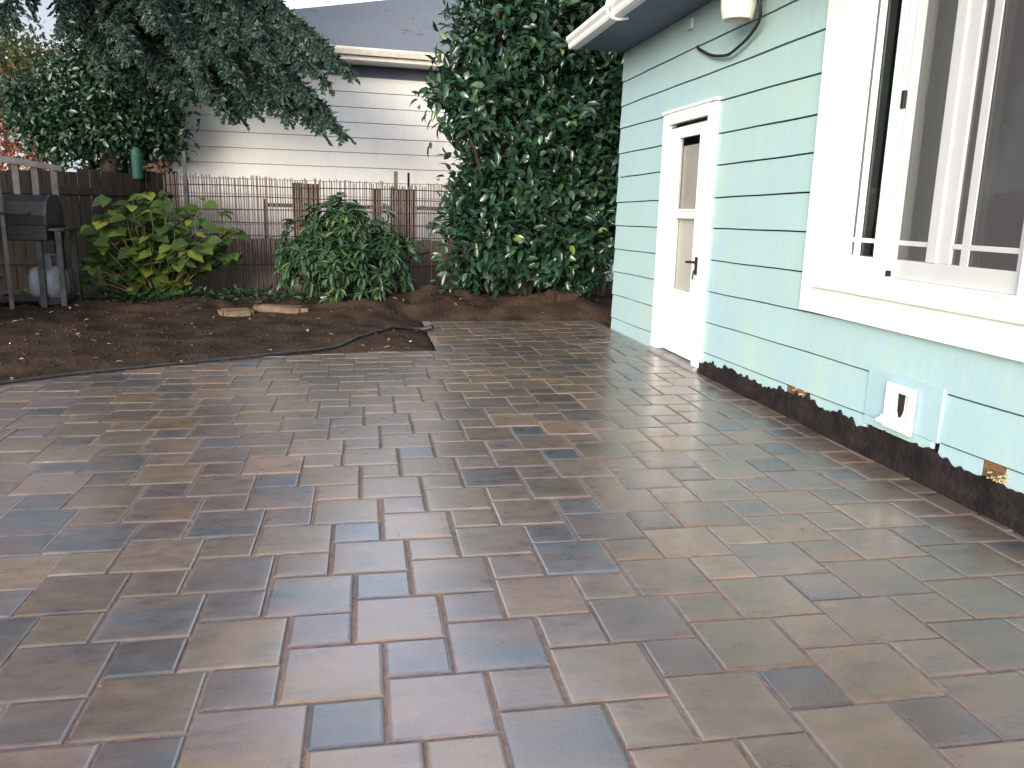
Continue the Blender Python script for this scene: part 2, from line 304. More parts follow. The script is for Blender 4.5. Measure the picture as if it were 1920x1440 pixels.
# ---------------------------------------------------------------- patio
def clip(poly, a, b):
    """keep the part left of a->b"""
    out = []
    f = lambda p: (b[0]-a[0])*(p[1]-a[1])-(b[1]-a[1])*(p[0]-a[0])
    for i in range(len(poly)):
        p, q = poly[i], poly[(i+1) % len(poly)]; fp, fq = f(p), f(q)
        if fp >= 0: out.append(p)
        if (fp >= 0) != (fq >= 0):
            t = fp/(fp-fq); out.append((p[0]+(q[0]-p[0])*t, p[1]+(q[1]-p[1])*t))
    return out
def inset(poly, d):
    n = len(poly); out = []
    for i in range(n):
        p0, p1, p2 = [Vector(poly[k % n]) for k in (i-1, i, i+1)]
        e1 = (p1-p0).normalized(); e2 = (p2-p1).normalized(); n1 = Vector((-e1.y, e1.x)); n2 = Vector((-e2.y, e2.x))
        k = n1+n2; den = max(.35, 1+n1.dot(n2)); q = p1+k*(d/den); out.append((q.x, q.y))
    return out
def area(p): return .5*sum(p[i][0]*p[(i+1) % len(p)][1]-p[(i+1) % len(p)][0]*p[i][1] for i in range(len(p)))
A_, B_, OX, OY = .27832, .19124, .03541, 1.73092
PV, PF, PC = [], [], []
OVR = {(0, 0, 1): (.03, .7), (-1, 0, 1): (.0, .2), (1, 0, 0): (.10, .9), (0, 0, 0): (1, .8), (0, -1, 0): (1, .7), (-1, -1, 0): (.86, .6), (0, -2, 0): (.74, .6), (1, 3, 1): (.02, .1), (0, -2, 1): (.15, .3), (-1, -2, 1): (.08, .1), (2, -3, 0): (.8, .5), (2, -2, 1): (.04, .6), (1, -1, 1): (.05, .5), (0, 1, 0): (.14, .5), (1, 2, 0): (.5, .6), (2, 3, 0): (.8, .7)}
def put_tile(poly, small, key=None):
    # clean near-duplicate points
    q = [poly[i] for i in range(len(poly)) if (Vector(poly[i])-Vector(poly[i-1])).length > .012]
    if len(q) < 3 or area(q) < .0035: return
    g = .0042+random.uniform(-.001, .001)
    jz = random.gauss(0, .0009); tx, ty = random.gauss(0, .0035), random.gauss(0, .0035)
    cx = sum(p[0] for p in q)/len(q); cy = sum(p[1] for p in q)/len(q)
    jx, jy = random.gauss(0, .0012), random.gauss(0, .0012)
    q = [(p[0]+jx, p[1]+jy) for p in q]
    big = area(q) > .02 and len(q) == 4
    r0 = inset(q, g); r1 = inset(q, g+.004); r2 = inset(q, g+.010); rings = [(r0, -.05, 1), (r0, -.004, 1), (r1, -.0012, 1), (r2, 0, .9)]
    if big: rings.append((inset(q, g+.035), .0003, 0))
    c1 = .12+.88*random.random(); c1 = c1 if not small else (c1*.9 if random.random() < .6 else c1*.35)
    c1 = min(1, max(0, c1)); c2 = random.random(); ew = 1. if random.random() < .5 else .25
    if key in OVR: c1, c2 = OVR[key]
    b = len(PV); n = len(q)
    for ring, z, e in rings:
        for p in ring:
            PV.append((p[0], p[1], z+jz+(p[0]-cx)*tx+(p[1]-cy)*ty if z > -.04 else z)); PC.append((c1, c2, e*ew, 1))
    for k in range(len(rings)-1):
        for i in range(n): PF.append([b+k*n+i, b+k*n+(i+1) % n, b+(k+1)*n+(i+1) % n, b+(k+1)*n+i])
    PF.append([b+(len(rings)-1)*n+i for i in range(n)])
for i in range(-45, 60):
    for j in range(-45, 60):
        x, y = OX+i*B_+j*A_, OY+i*A_-j*B_
        for (u, v, s) in ((x, y, A_), (x, y+A_, B_)):
            if u < -6 or u > WX or v < -1.6 or v > 9.3: continue
            p = [(u, v), (u+s, v), (u+s, v+s), (u, v+s)]
            p = clip(p, (WX-.012, -9), (WX-.012, 20))
            if len(p) < 3: continue
            if u+s*.5 > .62:
                p = clip(p, (9, 9.06), (-9, 9.06))
                if v+s > 7.1 and p: p = clip(p, (.62, 20), (.62, -9))
            else:
                for a, b in zip(chain[:-1], chain[1:]):
                    if p: p = clip(p, b, a)
            if len(p) >= 3: put_tile(p, s == B_, (i, j, int(s == B_)))
po = mk("patio", PV, PF, paver_mat()); po['kind'] = 'structure'
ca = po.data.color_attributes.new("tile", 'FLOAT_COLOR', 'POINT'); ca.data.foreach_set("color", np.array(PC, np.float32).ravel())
sv = chain+[(.62, 9.06), (WX-.012, 9.06), (WX-.012, -1.5)]
mk("joint_sand", [(x, y, -.0055) for x, y in sv], [list(range(len(sv)))[::-1]], M_sand)['kind'] = 'structure'

# ---------------------------------------------------------------- teal house
H = thing("teal_house", "pale teal house with lap siding, white door and big white window beside the patio", "house", (WX, 5, 0))
Lz = [-.12, .12, .37, .62, .86, 1.10, 1.34, 1.60, 1.84, 2.09, 2.31, 2.55, 2.80]
Rz = [-.04, .20, .44, .68, .92, 1.16, 1.39, 1.62, 1.84, 2.07, 2.31, 2.55, 2.80]
def cz(k, y):                                                      # height of butt edge k at y: the courses sag along the wall
    t = (8.5-y)/4.; t = min(t, 1.6)
    return Lz[k]+(Rz[k]-Lz[k])*t+.0022*math.sin(y*2.1+k*1.7)+.001*math.sin(y*7+k)
Y_END = 8.5; Y_START = -1.5
openings = [(6.12, 7.06, -.2, 2.03), (2.80, 4.30, .84, 2.50)]
def siding():
    B = MB()
    for k in range(12):
        ivs = [(Y_START, Y_END)]
        for (a, b, z0, z1) in openings:
            if cz(k+1, (a+b)/2) > z0 and cz(k, (a+b)/2) < z1:
                new = []
                for (s, e) in ivs:
                    if e <= a or s >= b: new.append((s, e)); continue
                    if s < a: new.append((s, a))
                    if e > b: new.append((b, e))
                ivs = new
        if k == 0: ivs = [(Y_START, 2.85), (2.98, 3.26), (3.84, 4.42), (4.69, 6.12), (7.05, Y_END)]
        if k == 1: ivs = [(Y_START, 3.26), (3.84, 6.12), (7.06, Y_END)]
        cuts = [c for c in (1.1+(k*1.37) % 2.3, 3.4+(k*.83) % 1.9, 5.9+(k*1.91) % 2.2)]
        nv = []
        for (s, e) in ivs:
            for c in sorted(cuts):
                if s+.2 < c < e-.2: nv.append((s, c)); s = c
            nv.append((s, e))
        for (s, e) in nv:
            s += .0015; e -= .0015
            n = max(2, int((e-s)/(.02 if k == 0 else .08))); yy = np.linspace(s, e, n+1); V = []
            for y in yy:
                z0, z1 = cz(k, y), cz(k+1, y)-.010
                if k == 0 and y < 6.2: z0 = float(np.interp(y, [3.2, 4.5, 6], [.10, .08, .045]))+.006*math.sin(y*13)+.004*math.sin(y*31)
                if k == 11: z1 = 2.86
                wob = .0025*math.sin(y*5+k*2.2)
                V += [(WX+wob, y, z0), (WX+.010, y, z1), (WX+.03, y, z1), (WX+.03, y, z0), (WX-.0+wob, y, z0)]
            F = []
            for i in range(n):
                a = i*5; b = a+5
                F += [[a, b, b+1, a+1][::-1], [a+1, b+1, b+2, a+2][::-1], [a+3, b+3, b+4, a+4][::-1], [a+2, b+2, b+3, a+3][::-1]]
            F += [[0, 1, 2, 3], [n*5, n*5+3, n*5+2, n*5+1]]
            B.add(V, F)
    return B.build("siding", M_teal, H)
siding()
# wall body behind the siding: open at the window and door
b = MB()
for (y0, y1, z0, z1) in ((Y_START, 2.80, .1, 2.86), (4.30, 6.12, .1, 2.86), (7.06, Y_END, .0, 2.86), (2.80, 4.30, .1, .84), (2.80, 4.30, 2.50, 2.86), (6.12, 7.06, 2.03, 2.86), (6.12, 7.06, .1, .13)):
    b.box(WX+.032, WX+.16, y0, y1, z0, z1)
b.build("wall_core", M_woodd, H)  # dark core shows through the course gaps as drawn lap shadow lines
b = MB(); ew = 5.2
b.add([(WX+.16, Y_END-.03, 0), (WX+ew, Y_END-.03, 0), (WX+ew, Y_END-.03, 2.86), (WX+ew/2, Y_END-.03, 4.25), (WX+.16, Y_END-.03, 2.86),
       (WX+.16, Y_END-.15, 0), (WX+ew, Y_END-.15, 0), (WX+ew, Y_END-.15, 2.86), (WX+ew/2, Y_END-.15, 4.25), (WX+.16, Y_END-.15, 2.86)],
      [[0, 4, 3, 2, 1][::-1], [5, 6, 7, 8, 9][::-1], [0, 1, 6, 5], [1, 2, 7, 6], [2, 3, 8, 7], [3, 4, 9, 8], [4, 0, 5, 9]])
b.box(WX+ew-.1, WX+ew, Y_START, Y_END-.16, 0, 2.86); b.box(WX+.16, WX+ew-.1, Y_START, Y_START+.1, 0, 2.86)
b.build("outer_wall", M_teal, H)
# roof, soffit, fascia, gutter
EX = 2.13; RZ0 = 2.98
b = MB(); sl = (4.42-RZ0)/(WX+ew/2-EX)
xr = WX+ew/2; x2 = 2*xr-EX
b.add([(EX, Y_START-.2, RZ0), (xr, Y_START-.2, 4.42), (x2, Y_START-.2, RZ0), (EX, Y_END-.02, RZ0), (xr, Y_END-.02, 4.42), (x2, Y_END-.02, RZ0),
       (EX, Y_START-.2, RZ0-.03), (xr, Y_START-.2, 4.39), (x2, Y_START-.2, RZ0-.03), (EX, Y_END-.02, RZ0-.03), (xr, Y_END-.02, 4.39), (x2, Y_END-.02, RZ0-.03)],
      [[0, 1, 4, 3], [1, 2, 5, 4], [6, 9, 10, 7], [7, 10, 11, 8], [0, 3, 9, 6], [2, 8, 11, 5], [0, 6, 7, 1], [1, 7, 8, 2], [3, 4, 10, 9], [4, 5, 11, 10]])
b.build("roof", M_shingle2, H)
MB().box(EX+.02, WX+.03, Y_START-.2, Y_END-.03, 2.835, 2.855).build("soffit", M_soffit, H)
MB().box(EX, EX+.02, Y_START-.2, Y_END-.02, 2.83, 2.948).build("fascia", M_white, H, .003)
# K-style gutter
prof = [(EX-.003, 2.945), (EX-.003, 2.835), (EX-.065, 2.832), (EX-.075, 2.85), (EX-.075, 2.88), (EX-.10, 2.91), (EX-.10, 2.945), (EX-.094, 2.945), (EX-.094, 2.912), (EX-.069, 2.882), (EX-.069, 2.853), (EX-.062, 2.84), (EX-.009, 2.842), (EX-.009, 2.945)]
V = [(x, y, z) for y in (Y_START-.2, Y_END-.01) for x, z in prof]; n = len(prof)
gut = mk("gutter", V, [[i, (i+1) % n, n+(i+1) % n, n+i] for i in range(n)]+[list(range(n))[::-1], [n+i for i in range(n)]], M_white, H)
MB().tube(smoothpts([(EX+.07, 7.0, 2.828), (EX-.03, 7.0, 2.815), (EX-.10, 7.0, 2.85), (EX-.118, 7.0, 2.93), (EX-.08, 7.0, 2.965), (EX+.02, 7.0, 3.01)]), .013, 8).build("gutter_strap", M_white, gut)
MB().box(WX-.03, WX-.001, 6.63, 6.72, 2.70, 2.78).build("junction_cap", M_tealtrim, H, .004)

# foundation strip: tar and ragged membrane
ys_ = np.linspace(Y_START, 6.10, 330); V = []; 
for i, y in enumerate(ys_):
    rag = np.interp(y, [2.5, 4.5, 6], [.165, .145, .10])+.012*math.sin(y*6)+.008*math.sin(y*17+2)+random.uniform(-.012, .012)
    if random.random() < .12: rag += .018
    V += [(WX-.03-.008*math.sin(y*11), y, -.03), (WX-.022-.010*math.sin(y*5), y, .045), (WX-.012, y, .085+.01*math.sin(y*8)), (WX-.008, y, rag), (WX+.02, y, rag-.004), (WX+.03, y, -.03)]
F = []
for i in range(len(ys_)-1):
    for k in range(5): F.append([i*6+k, i*6+k+1, i*6+6+k+1, i*6+6+k])
mk("foundation_strip", V, F, M_tar, H)
# bare patches in the bottom course
for (g0, g1) in ((4.42, 4.69), (2.84, 2.99)):
    o = MB().box(WX+.012, WX+.031, g0, g1, .08, .26).build("bare_board", M_rot, H)
    b = MB()
    for i in range(14):
        y = random.uniform(g0, (g0+g1*2)/3); z = random.uniform(.15, .20); s = random.uniform(.006, .014)
        b.tube([(WX+.012, y-s, z), (WX-.004, y, z+random.uniform(-.01, .01)), (WX+.01, y+s, z)], s*.55, 6)
    b.build("insulation_tuft", M_foam, o, smooth=True)
M_tar.node_tree.nodes['Principled BSDF'].inputs['Specular IOR Level'].default_value = .15
M_soil.node_tree.nodes['Principled BSDF'].inputs['Specular IOR Level'].default_value = .1
M_wood.node_tree.nodes['Principled BSDF'].inputs['Specular IOR Level'].default_value = .2
M_bark.node_tree.nodes['Principled BSDF'].inputs['Specular IOR Level'].default_value = .15
# cat door panel
pn = MB().box(WX-.006, WX+.02, 3.26, 3.84, .215, .475).build("patch_panel", M_tealtrim, H, .003)
MB().box(WX-.002, WX+.02, 3.30, 3.84, .165, .213).build("patch_strip", M_teal, H, .002)
cf = MB()
y0, y1, z0, z1 = 3.425, 3.645, .20, .435; w = .042
cf.box(WX-.034, WX-.013, y0, y0+w, z0, z1); cf.box(WX-.034, WX-.013, y1-w, y1, z0, z1); cf.box(WX-.034, WX-.013, y0+w, y1-w, z1-w, z1); cf.box(WX-.034, WX-.013, y0+w, y1-w, z0, z0+.03)
cat = cf.build("cat_door", M_white, H, .006)
# flap moulding: shield-shaped opening, splayed lower lip
ym = (y0+y1)/2; op = [(ym-.028, z1-w+.0), (ym+.028, z1-w+.0), (ym+.024, .30), (ym+.012, .272), (ym-.004, .268), (ym-.018, .285), (ym-.026, .31)]
fr = [(y0+w, z1-w), (y1-w, z1-w), (y1-w, .30), (y1-w, z0+.03), (ym, z0+.03), (y0+w, z0+.03), (y0+w, .30)]
V = [(WX-.022, a, b_) for a, b_ in fr]+[(WX-.016, a, b_) for a, b_ in op]
mk("flap_moulding", V, [[i, (i+1) % 7, 7+(i+1) % 7, 7+i] for i in range(7)], M_white, cat)
MB().box(WX-.0145, WX-.0125, ym-.05, ym+.05, .25, z1-w).build("flap_opening", M_blk, cat)
MB().add([(WX-.035, y0+.02, z0+.02), (WX-.035, y1+.012, z0+.03), (WX-.035, y1+.012, z0+.055), (WX-.035, y0+.02, z0+.05), (WX-.058, y0+.03, z0+.018), (WX-.058, y1+.012, z0+.028), (WX-.058, y1+.008, z0+.04), (WX-.058, y0+.03, z0+.034)],
         [[0, 3, 2, 1][::-1], [4, 5, 6, 7][::-1], [0, 1, 5, 4], [2, 3, 7, 6], [1, 2, 6, 5], [3, 0, 4, 7]]).build("flap_lip", M_white, cat, .004)

# door
b = MB(); T0 = WX-.028
b.box(T0, WX+.05, 6.04, 6.17, .03, 2.075); b.box(T0, WX+.05, 7.01, 7.14, .03, 2.075); b.box(T0-.003, WX+.05, 6.17, 7.01, 1.985, 2.078); b.box(T0-.012, WX+.02, 6.02, 7.16, 2.079, 2.105)
b.build("door_frame", M_white, H, .004)
MB().box(WX-.055, WX+.1, 6.05, 7.13, -.02, .03).build("door_sill", M_conc, H, .006)
DX = WX+.004
b = MB(); o0, o1 = 6.185, 6.995; gy0, gy1 = 6.345, 6.80
b.box(DX, DX+.035, o0, gy0, .05, 1.955); b.box(DX, DX+.035, gy1, o1, .05, 1.955)
for z0, z1 in ((.05, .60), (1.205, 1.275), (1.865, 1.955)): b.box(DX, DX+.035, gy0, gy1, z0, z1)
door = b.build("door", M_white, H, .004)
MB().box(DX-.006, DX+.03, 6.18, 7.0, 1.957, 1.962).build("door_gap_seal", M_blk, door)
b = MB(); t = .014
for z0, z1 in ((.60, 1.205), (1.275, 1.865)):
    b.box(DX-.008, DX+.0, gy0-t, gy0+.004, z0-t, z1+t); b.box(DX-.008, DX+.0, gy1-.004, gy1+t, z0-t, z1+t); b.box(DX-.008, DX, gy0+.004, gy1-.004, z0-t, z0+.004); b.box(DX-.008, DX, gy0+.004, gy1-.004, z1-.004, z1+t)
b.build("glazing_bead", M_vinyl, door, .002)
sheet(DX+.014, gy0, gy1, 1.275, 1.865).build("upper_pane", M_dglass, door)
sheet(DX+.014, gy0, gy1, .60, 1.205).build("insect_screen", M_mesh, door)
MB().box(DX+.045, DX+.055, 6.185, 6.995, .05, 1.80).build("inner_door", M_blind, door)
b = MB(); b.box(DX-.012, DX-.001, 6.235, 6.275, .76, .90)
b.tube([(DX-.01, 6.255, .86), (DX-.05, 6.255, .86), (DX-.055, 6.30, .858), (DX-.05, 6.355, .855)], .011, 8); b.tube([(DX-.002, 6.25, .80), (DX-.03, 6.25, .79), (DX-.035, 6.25, .72)], .007, 8)
b.build("door_handle", M_blk, door)

# window
b = MB(); cx0, cx1 = WX-.035, WX+.03; YA, YB, ZA, ZB = 2.52, 4.56, .69, 2.66
b.box(cx0, cx1, 4.30, YB, ZA, ZB); b.box(cx0, cx1, YA, 2.80, ZA, ZB); b.box(cx0-.002, cx1, 2.80, 4.30, ZA, .86); b.box(cx0-.002, cx1, 2.80, 4.30, 2.49, ZB)
win = b.build("window", M_white, H, .004)
MB().box(cx0-.03, cx0-.003, 2.62, 4.40, .842, .868).build("sill_nosing", M_white, win, .004)
fx0, fx1 = WX-.005, WX+.163
b = MB()
b.box(fx0, fx1, 4.20, 4.30, .86, 2.49); b.box(fx0, fx1, 2.80, 2.925, .86, 2.49); b.box(fx0, fx1, 2.925, 4.20, 2.40, 2.49); b.box(fx0, fx1, 2.925, 3.79, .86, .945); b.box(fx0, fx1, 3.79, 4.20, .86, 1.04)
b.build("window_frame", M_vinyl, win, .004)
# left (fixed) sash and right (sliding) sash
sx = WX+.03
b = MB(); b.box(sx-.03, sx+.02, 3.79, 3.93, 1.04, 2.40); b.build("meeting_stile", M_vinyl, win, .004)
b = MB(); b.box(sx, sx+.03, 2.925, 3.79, .945, 1.04); b.box(sx+.002, sx+.034, 3.39, 3.475, 1.04, 2.40); b.box(sx-.008, sx+.03, 3.475, 3.545, 1.04, 2.40); b.box(sx, sx+.03, 2.925, 2.985, 1.04, 2.40)
b.build("sash", M_vinyl, win, .004)
b = MB(); g = sx+.010
for (a0, a1) in ((4.108, 4.160), (3.275, 3.325)): b.box(g-.006, g+.002, a0, a1, 1.04, 2.40)
for (a0, a1) in ((4.16, 4.20), (3.93, 4.108), (3.545, 3.79), (3.325, 3.39), (2.985, 3.275)): b.box(g-.006, g+.002, a0, a1, 1.112, 1.136)
b.build("muntin", M_vinyl, win, .002)
gx = sx+.016
for (a0, a1, nm) in ((3.93, 4.20, 0), (3.545, 3.79, 0), (2.985, 3.39, 0)):
    sheet(gx, a0, a1, 1.04, 2.40).build("pane", M_glass, win)
# insect screen on the right two thirds
b = MB(); b.box(WX-.014, WX-.004, 3.795, 3.835, .95, 2.42); b.box(WX-.014, WX-.006, 2.905, 3.795, .93, .946); b.box(WX-.014, WX-.006, 2.905, 3.795, 2.41, 2.425)
b.build("screen_frame", M_vinyl, win, .002)
sheet(WX-.010, 2.925, 3.795, .946, 2.41).build("insect_screen", M_mesh, win)
b = MB(); b.box(WX-.028, WX-.012, 3.782, 3.808, 1.775, 1.86); MB().box(WX-.02, WX-.012, 3.74, 3.78, .955, .985).build("screen_tab", M_blk, win, .002); b.build("screen_latch", M_blk, win, .003)
# inside
b = MB(); b.box(WX+.165, WX+3.5, 1.2, 5.2, .12, .15); b.box(WX+3.5, WX+3.6, 1.2, 5.2, .15, 2.7); b.box(WX+.165, WX+3.5, 5.2, 5.3, .15, 2.7); b.box(WX+.165, WX+3.5, 1.1, 1.2, .15, 2.7); b.box(WX+.165, WX+3.5, 1.1, 5.2, 2.7, 2.75)
b.build("interior_wall", M_inner, H)
V = []; ny_ = 75
for i in range(ny_):
    y = 3.42+i*.02
    for z in (.9, 2.5): V.append((WX+.22+.022*math.sin(i*1.1)+.01*math.sin(i*.37), y, z))
mk("curtain", V, [[2*i, 2*i+2, 2*i+3, 2*i+1] for i in range(ny_-1)], M_curt, H, True)

# wall lamp
wl = thing("wall_lamp", "pale canister porch lamp under the eave of the teal house, above the door", "lamp", (WX, 5.5, 2.7))
MB().tube([(WX-.002, 5.42, 2.70), (WX-.03, 5.42, 2.70)], [.06, .055], 16).build("wall_plate", M_lamp, wl)
MB().tube([(WX-.03, 5.42, 2.70), (WX-.10, 5.42, 2.72), (WX-.17, 5.44, 2.72)], .02, 8).build("arm", M_lamp, wl)
b = MB(); b.lathe((WX-.19, 5.41, 0), [(.03, 2.78), (.10, 2.77), (.118, 2.72), (.112, 2.57), (.098, 2.505), (.088, 2.50), (.086, 2.52), (.096, 2.57), (.0965, 2.66)], 28); b.build("lamp_shade", M_lamp, wl, smooth=False)
MB().tube(smoothpts([(WX-.09, 5.33, 2.70), (WX-.10, 5.29, 2.60), (WX-.07, 5.33, 2.50), (WX-.05, 5.50, 2.43), (WX-.05, 5.73, 2.375), (WX-.04, 5.90, 2.37), (WX-.03, 6.18, 2.42), (WX-.015, 6.48, 2.52), (WX-.004, 6.52, 2.545)]), .011, 8).build("cable", M_blk, wl, smooth=True)

# ---------------------------------------------------------------- neighbour's house
NH = thing("neighbour_house", "white house with lap siding and grey shingle roof behind the back fence", "house", (-2.65, 12.5, 0))
ang = math.atan2(math.cos(math.radians(82.5)), math.sin(math.radians(82.5)))
TH = Matrix.Translation((-2.65, 12.5, 0)) @ Matrix.Rotation(ang, 4, 'Z')
def P3(x, y, z): return tuple(TH @ Vector((x, y, z)))
Lw, Dw = 10.5, 10.5; V = []; F = []
zs = [.1+.2155*k-.02 for k in range(15)]
for k in range(14):
    a = len(V); z0, z1 = zs[k], zs[k+1]-.008
    for x in (0, Lw): V += [P3(x, -.016, z0), P3(x, -.004, z1), P3(x, .02, z1), P3(x, .02, z0)]
    F += [[a, a+4, a+5, a+1], [a, a+3, a+7, a+4], [a+1, a+5, a+6, a+2]]
for k in range(14):
    a = len(V); z0, z1 = zs[k], zs[k+1]-.008
    for y in (0.021, Dw): V += [P3(-.016, y, z0), P3(-.004, y, z1), P3(.02, y, z1), P3(.02, y, z0)]
    F += [[a, a+1, a+5, a+4], [a, a+4, a+7, a+3], [a+1, a+2, a+6, a+5]]
mk("siding", V, F, M_cream, NH)
b = MB(); b.box(.021, Lw, .021, Dw, -.05, 3.4, TH); b.build("wall_core", M_soffit, NH)  # core coloured dark so the board gaps stand in for lap shadows
ZE = 3.43; ov = .5
b = MB(); b.box(-.022, .045, -.026, .04, .05, 3.2, TH); b.build("corner_board", M_white, NH, .003)
pt = .385; hw = (Dw+2*ov)/2
c4 = [(-ov, -ov), (Lw+ov, -ov), (Lw+ov, Dw+ov), (-ov, Dw+ov)]
V = [P3(x, y, ZE) for x, y in c4]+[P3(-ov+hw, Dw/2, ZE+hw*pt), P3(Lw+ov-hw, Dw/2, ZE+hw*pt)]+[P3(x, y, ZE-.03) for x, y in c4]
mk("roof", V, [[0, 1, 5, 4], [1, 2, 5], [2, 3, 4, 5], [3, 0, 4], [9, 8, 7, 6], [0, 6, 7, 1], [1, 7, 8, 2], [2, 8, 9, 3], [3, 9, 6, 0]], M_shingle, NH)
b = MB(); b.box(-ov+.05, Lw+ov-.05, -ov+.05, 0.02, 3.26, 3.28, TH); b.box(-ov+.05, 0.02, 0.021, Dw, 3.26, 3.28, TH); b.build("soffit", M_cream, NH)
b = MB(); b.box(-ov+.02, Lw+ov, -ov+.02, -ov+.048, 3.25, 3.395, TH); b.box(-ov+.02, -ov+.048, -ov+.049, Dw+ov, 3.25, 3.395, TH); b.build("fascia", M_gutter, NH, .003)
prof = [(-ov+.018, 3.40), (-ov+.018, 3.315), (-ov-.05, 3.31), (-ov-.06, 3.33), (-ov-.08, 3.375), (-ov-.08, 3.405), (-ov-.07, 3.405), (-ov-.07, 3.38), (-ov-.05, 3.33), (-ov+.01, 3.325), (-ov+.01, 3.40)]
n = len(prof); V = [P3(x, y, z) for x in (-ov, Lw+ov) for y, z in prof]
mk("gutter", V, [[i, (i+1) % n, n+(i+1) % n, n+i][::-1] for i in range(n)]+[list(range(n)), [n+i for i in range(n)][::-1]], M_gutter, NH)
for i in range(34):                                               # needle clusters and twigs lying on the roof
    x = random.uniform(.5, 6); y = random.uniform(-.45, 3.0); a = random.uniform(0, 3.1); s = random.uniform(.04, .13)
    z = ZE+(y+ov)*pt+.006
    MB().add([P3(x-s*math.cos(a), y-.3*s*math.sin(a), z-.3*s*math.sin(a)*pt), P3(x, y-.02, z-.02*pt+.004), P3(x+s*math.cos(a), y+.3*s*math.sin(a), z+.3*s*math.sin(a)*pt), P3(x, y+.02, z+.02*pt+.006)], [[0, 1, 2, 3]]).build("roof_debris", M_rot, NH)

# ---------------------------------------------------------------- fences
FY = 11.3
M_post = mat("dark_brown_post", (.050, .034, .025), .85, (.085, .058, .042), 14, bump=.4, stretch=(3, 3, .25), spec=.2)
fb = thing("board_fence", "low brown board fence with posts behind the reed screening", "fence", (-1, FY+.09, 0))
b = MB(); x = -2.45
while x < 3.3:
    w = random.uniform(.13, .15); h = .80+random.uniform(-.02, .02)
    b.box(x, x+w-.004, FY+.06, FY+.08, .0, h); x += w
b.build("board_panel", M_wood, fb, .002)
b = MB()
for z in (1.20,): b.box(-1.25, 3.2, FY+.05, FY+.075, z, z+.05)
b.build("rail", M_post, fb, .003)
for (x0, x1, z1) in ((-.92, -.80, 1.52), (-.78, -.58, 1.51), (.12, .24, 1.47), (.36, .44, 1.50), (.46, .70, 1.47), (-1.30, -1.26, 1.3), (.02-.13, .12, 1.505), (1.28, 1.42, 1.45)):
    if x0 < 0 and x1 > 0: continue
    MB().box(x0, x1, FY+.083, FY+.11, 0, z1).build("post", M_post, fb, .004)
for (x0, x1, z1, M) in ((.405, .455, 1.70, M_reed), (.585, .615, 1.69, M_woodd)):
    MB().box(x0, x1, FY+.03, FY+.05, .3, z1, Matrix.Translation((0, 0, 0))).build("stake", M, fb, .003)
rf = thing("reed_fence", "split reed screening with wire rows and ragged top along the back fence", "fence", (-1, FY, 0))
b = MB(); x = -2.5; tier = 1.6
while x < 1.55:
    if random.random() < .12: tier = random.uniform(-.05, .035)
    z1 = 1.575-.03*(x+2.4)/3*.8+tier*.9+random.uniform(-.02, .02) if tier < 1 else 1.57
    z1 = min(z1, 1.62)
    w = random.uniform(.005, .0085); tl = random.uniform(-.006, .006)
    M = Matrix.Translation((x, FY+random.uniform(-.004, .004), 0)) @ Matrix.Rotation(tl, 4, 'Y')
    b.box(-w, w, -.006, .006, .02, z1, M); x += random.uniform(.024, .036)
b.build("reeds", M_reed, rf)
for z in (.83, 1.00, 1.16, 1.32, 1.46, .45):
    pts = [(x, FY-.012, z+.006*math.sin(x*3+z*9)) for x in np.arange(-2.5, 1.56, .12)]
    MB().tube(pts, .007, 5).build("wire", M_wire, rf)
MB().box(-2.26, -2.215, FY-.05, FY-.025, .3, 1.87).build("stake", M_greymetal, rf, .002)
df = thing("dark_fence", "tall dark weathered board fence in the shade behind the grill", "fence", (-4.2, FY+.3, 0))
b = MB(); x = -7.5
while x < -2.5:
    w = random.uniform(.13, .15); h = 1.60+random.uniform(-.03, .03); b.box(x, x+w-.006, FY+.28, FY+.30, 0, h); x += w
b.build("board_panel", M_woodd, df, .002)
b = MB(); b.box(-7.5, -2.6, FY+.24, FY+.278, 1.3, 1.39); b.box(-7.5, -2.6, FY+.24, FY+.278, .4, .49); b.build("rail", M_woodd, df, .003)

# ---------------------------------------------------------------- foliage tools
def unit(v): return v/np.maximum(np.linalg.norm(v, axis=-1, keepdims=True), 1e-9)
def leaves(name, P, D, N, L, W, mat_, parent, rnd, droop=.25, fold=.18):
    """broad leaves: base P, axis D, normal N, length L, width W"""
    n = len(P); D = unit(D); Sx = unit(np.cross(D, N)); N = np.cross(Sx, D); L = L[:, None]; W = W[:, None]
    pt_ = lambda t, s, h: P+D*L*t+Sx*W*s+N*(h*L-droop*L*t*t)+0
    V = np.stack([pt_(0, 0, 0), pt_(.32, 0, 0), pt_(.7, 0, 0), pt_(1, 0, 0), pt_(.28, .44, fold*.5), pt_(.66, .40, fold*.5), pt_(.28, -.44, fold*.5), pt_(.66, -.40, fold*.5)], 1)
    F = [[0, 1, 4], [1, 2, 5, 4], [2, 3, 5], [0, 6, 1], [1, 6, 7, 2], [2, 7, 3]]
    return fastmesh(name, V, 8, F, mat_, parent, rnd)
def rdir(n): return unit(rng.normal(size=(n, 3)))
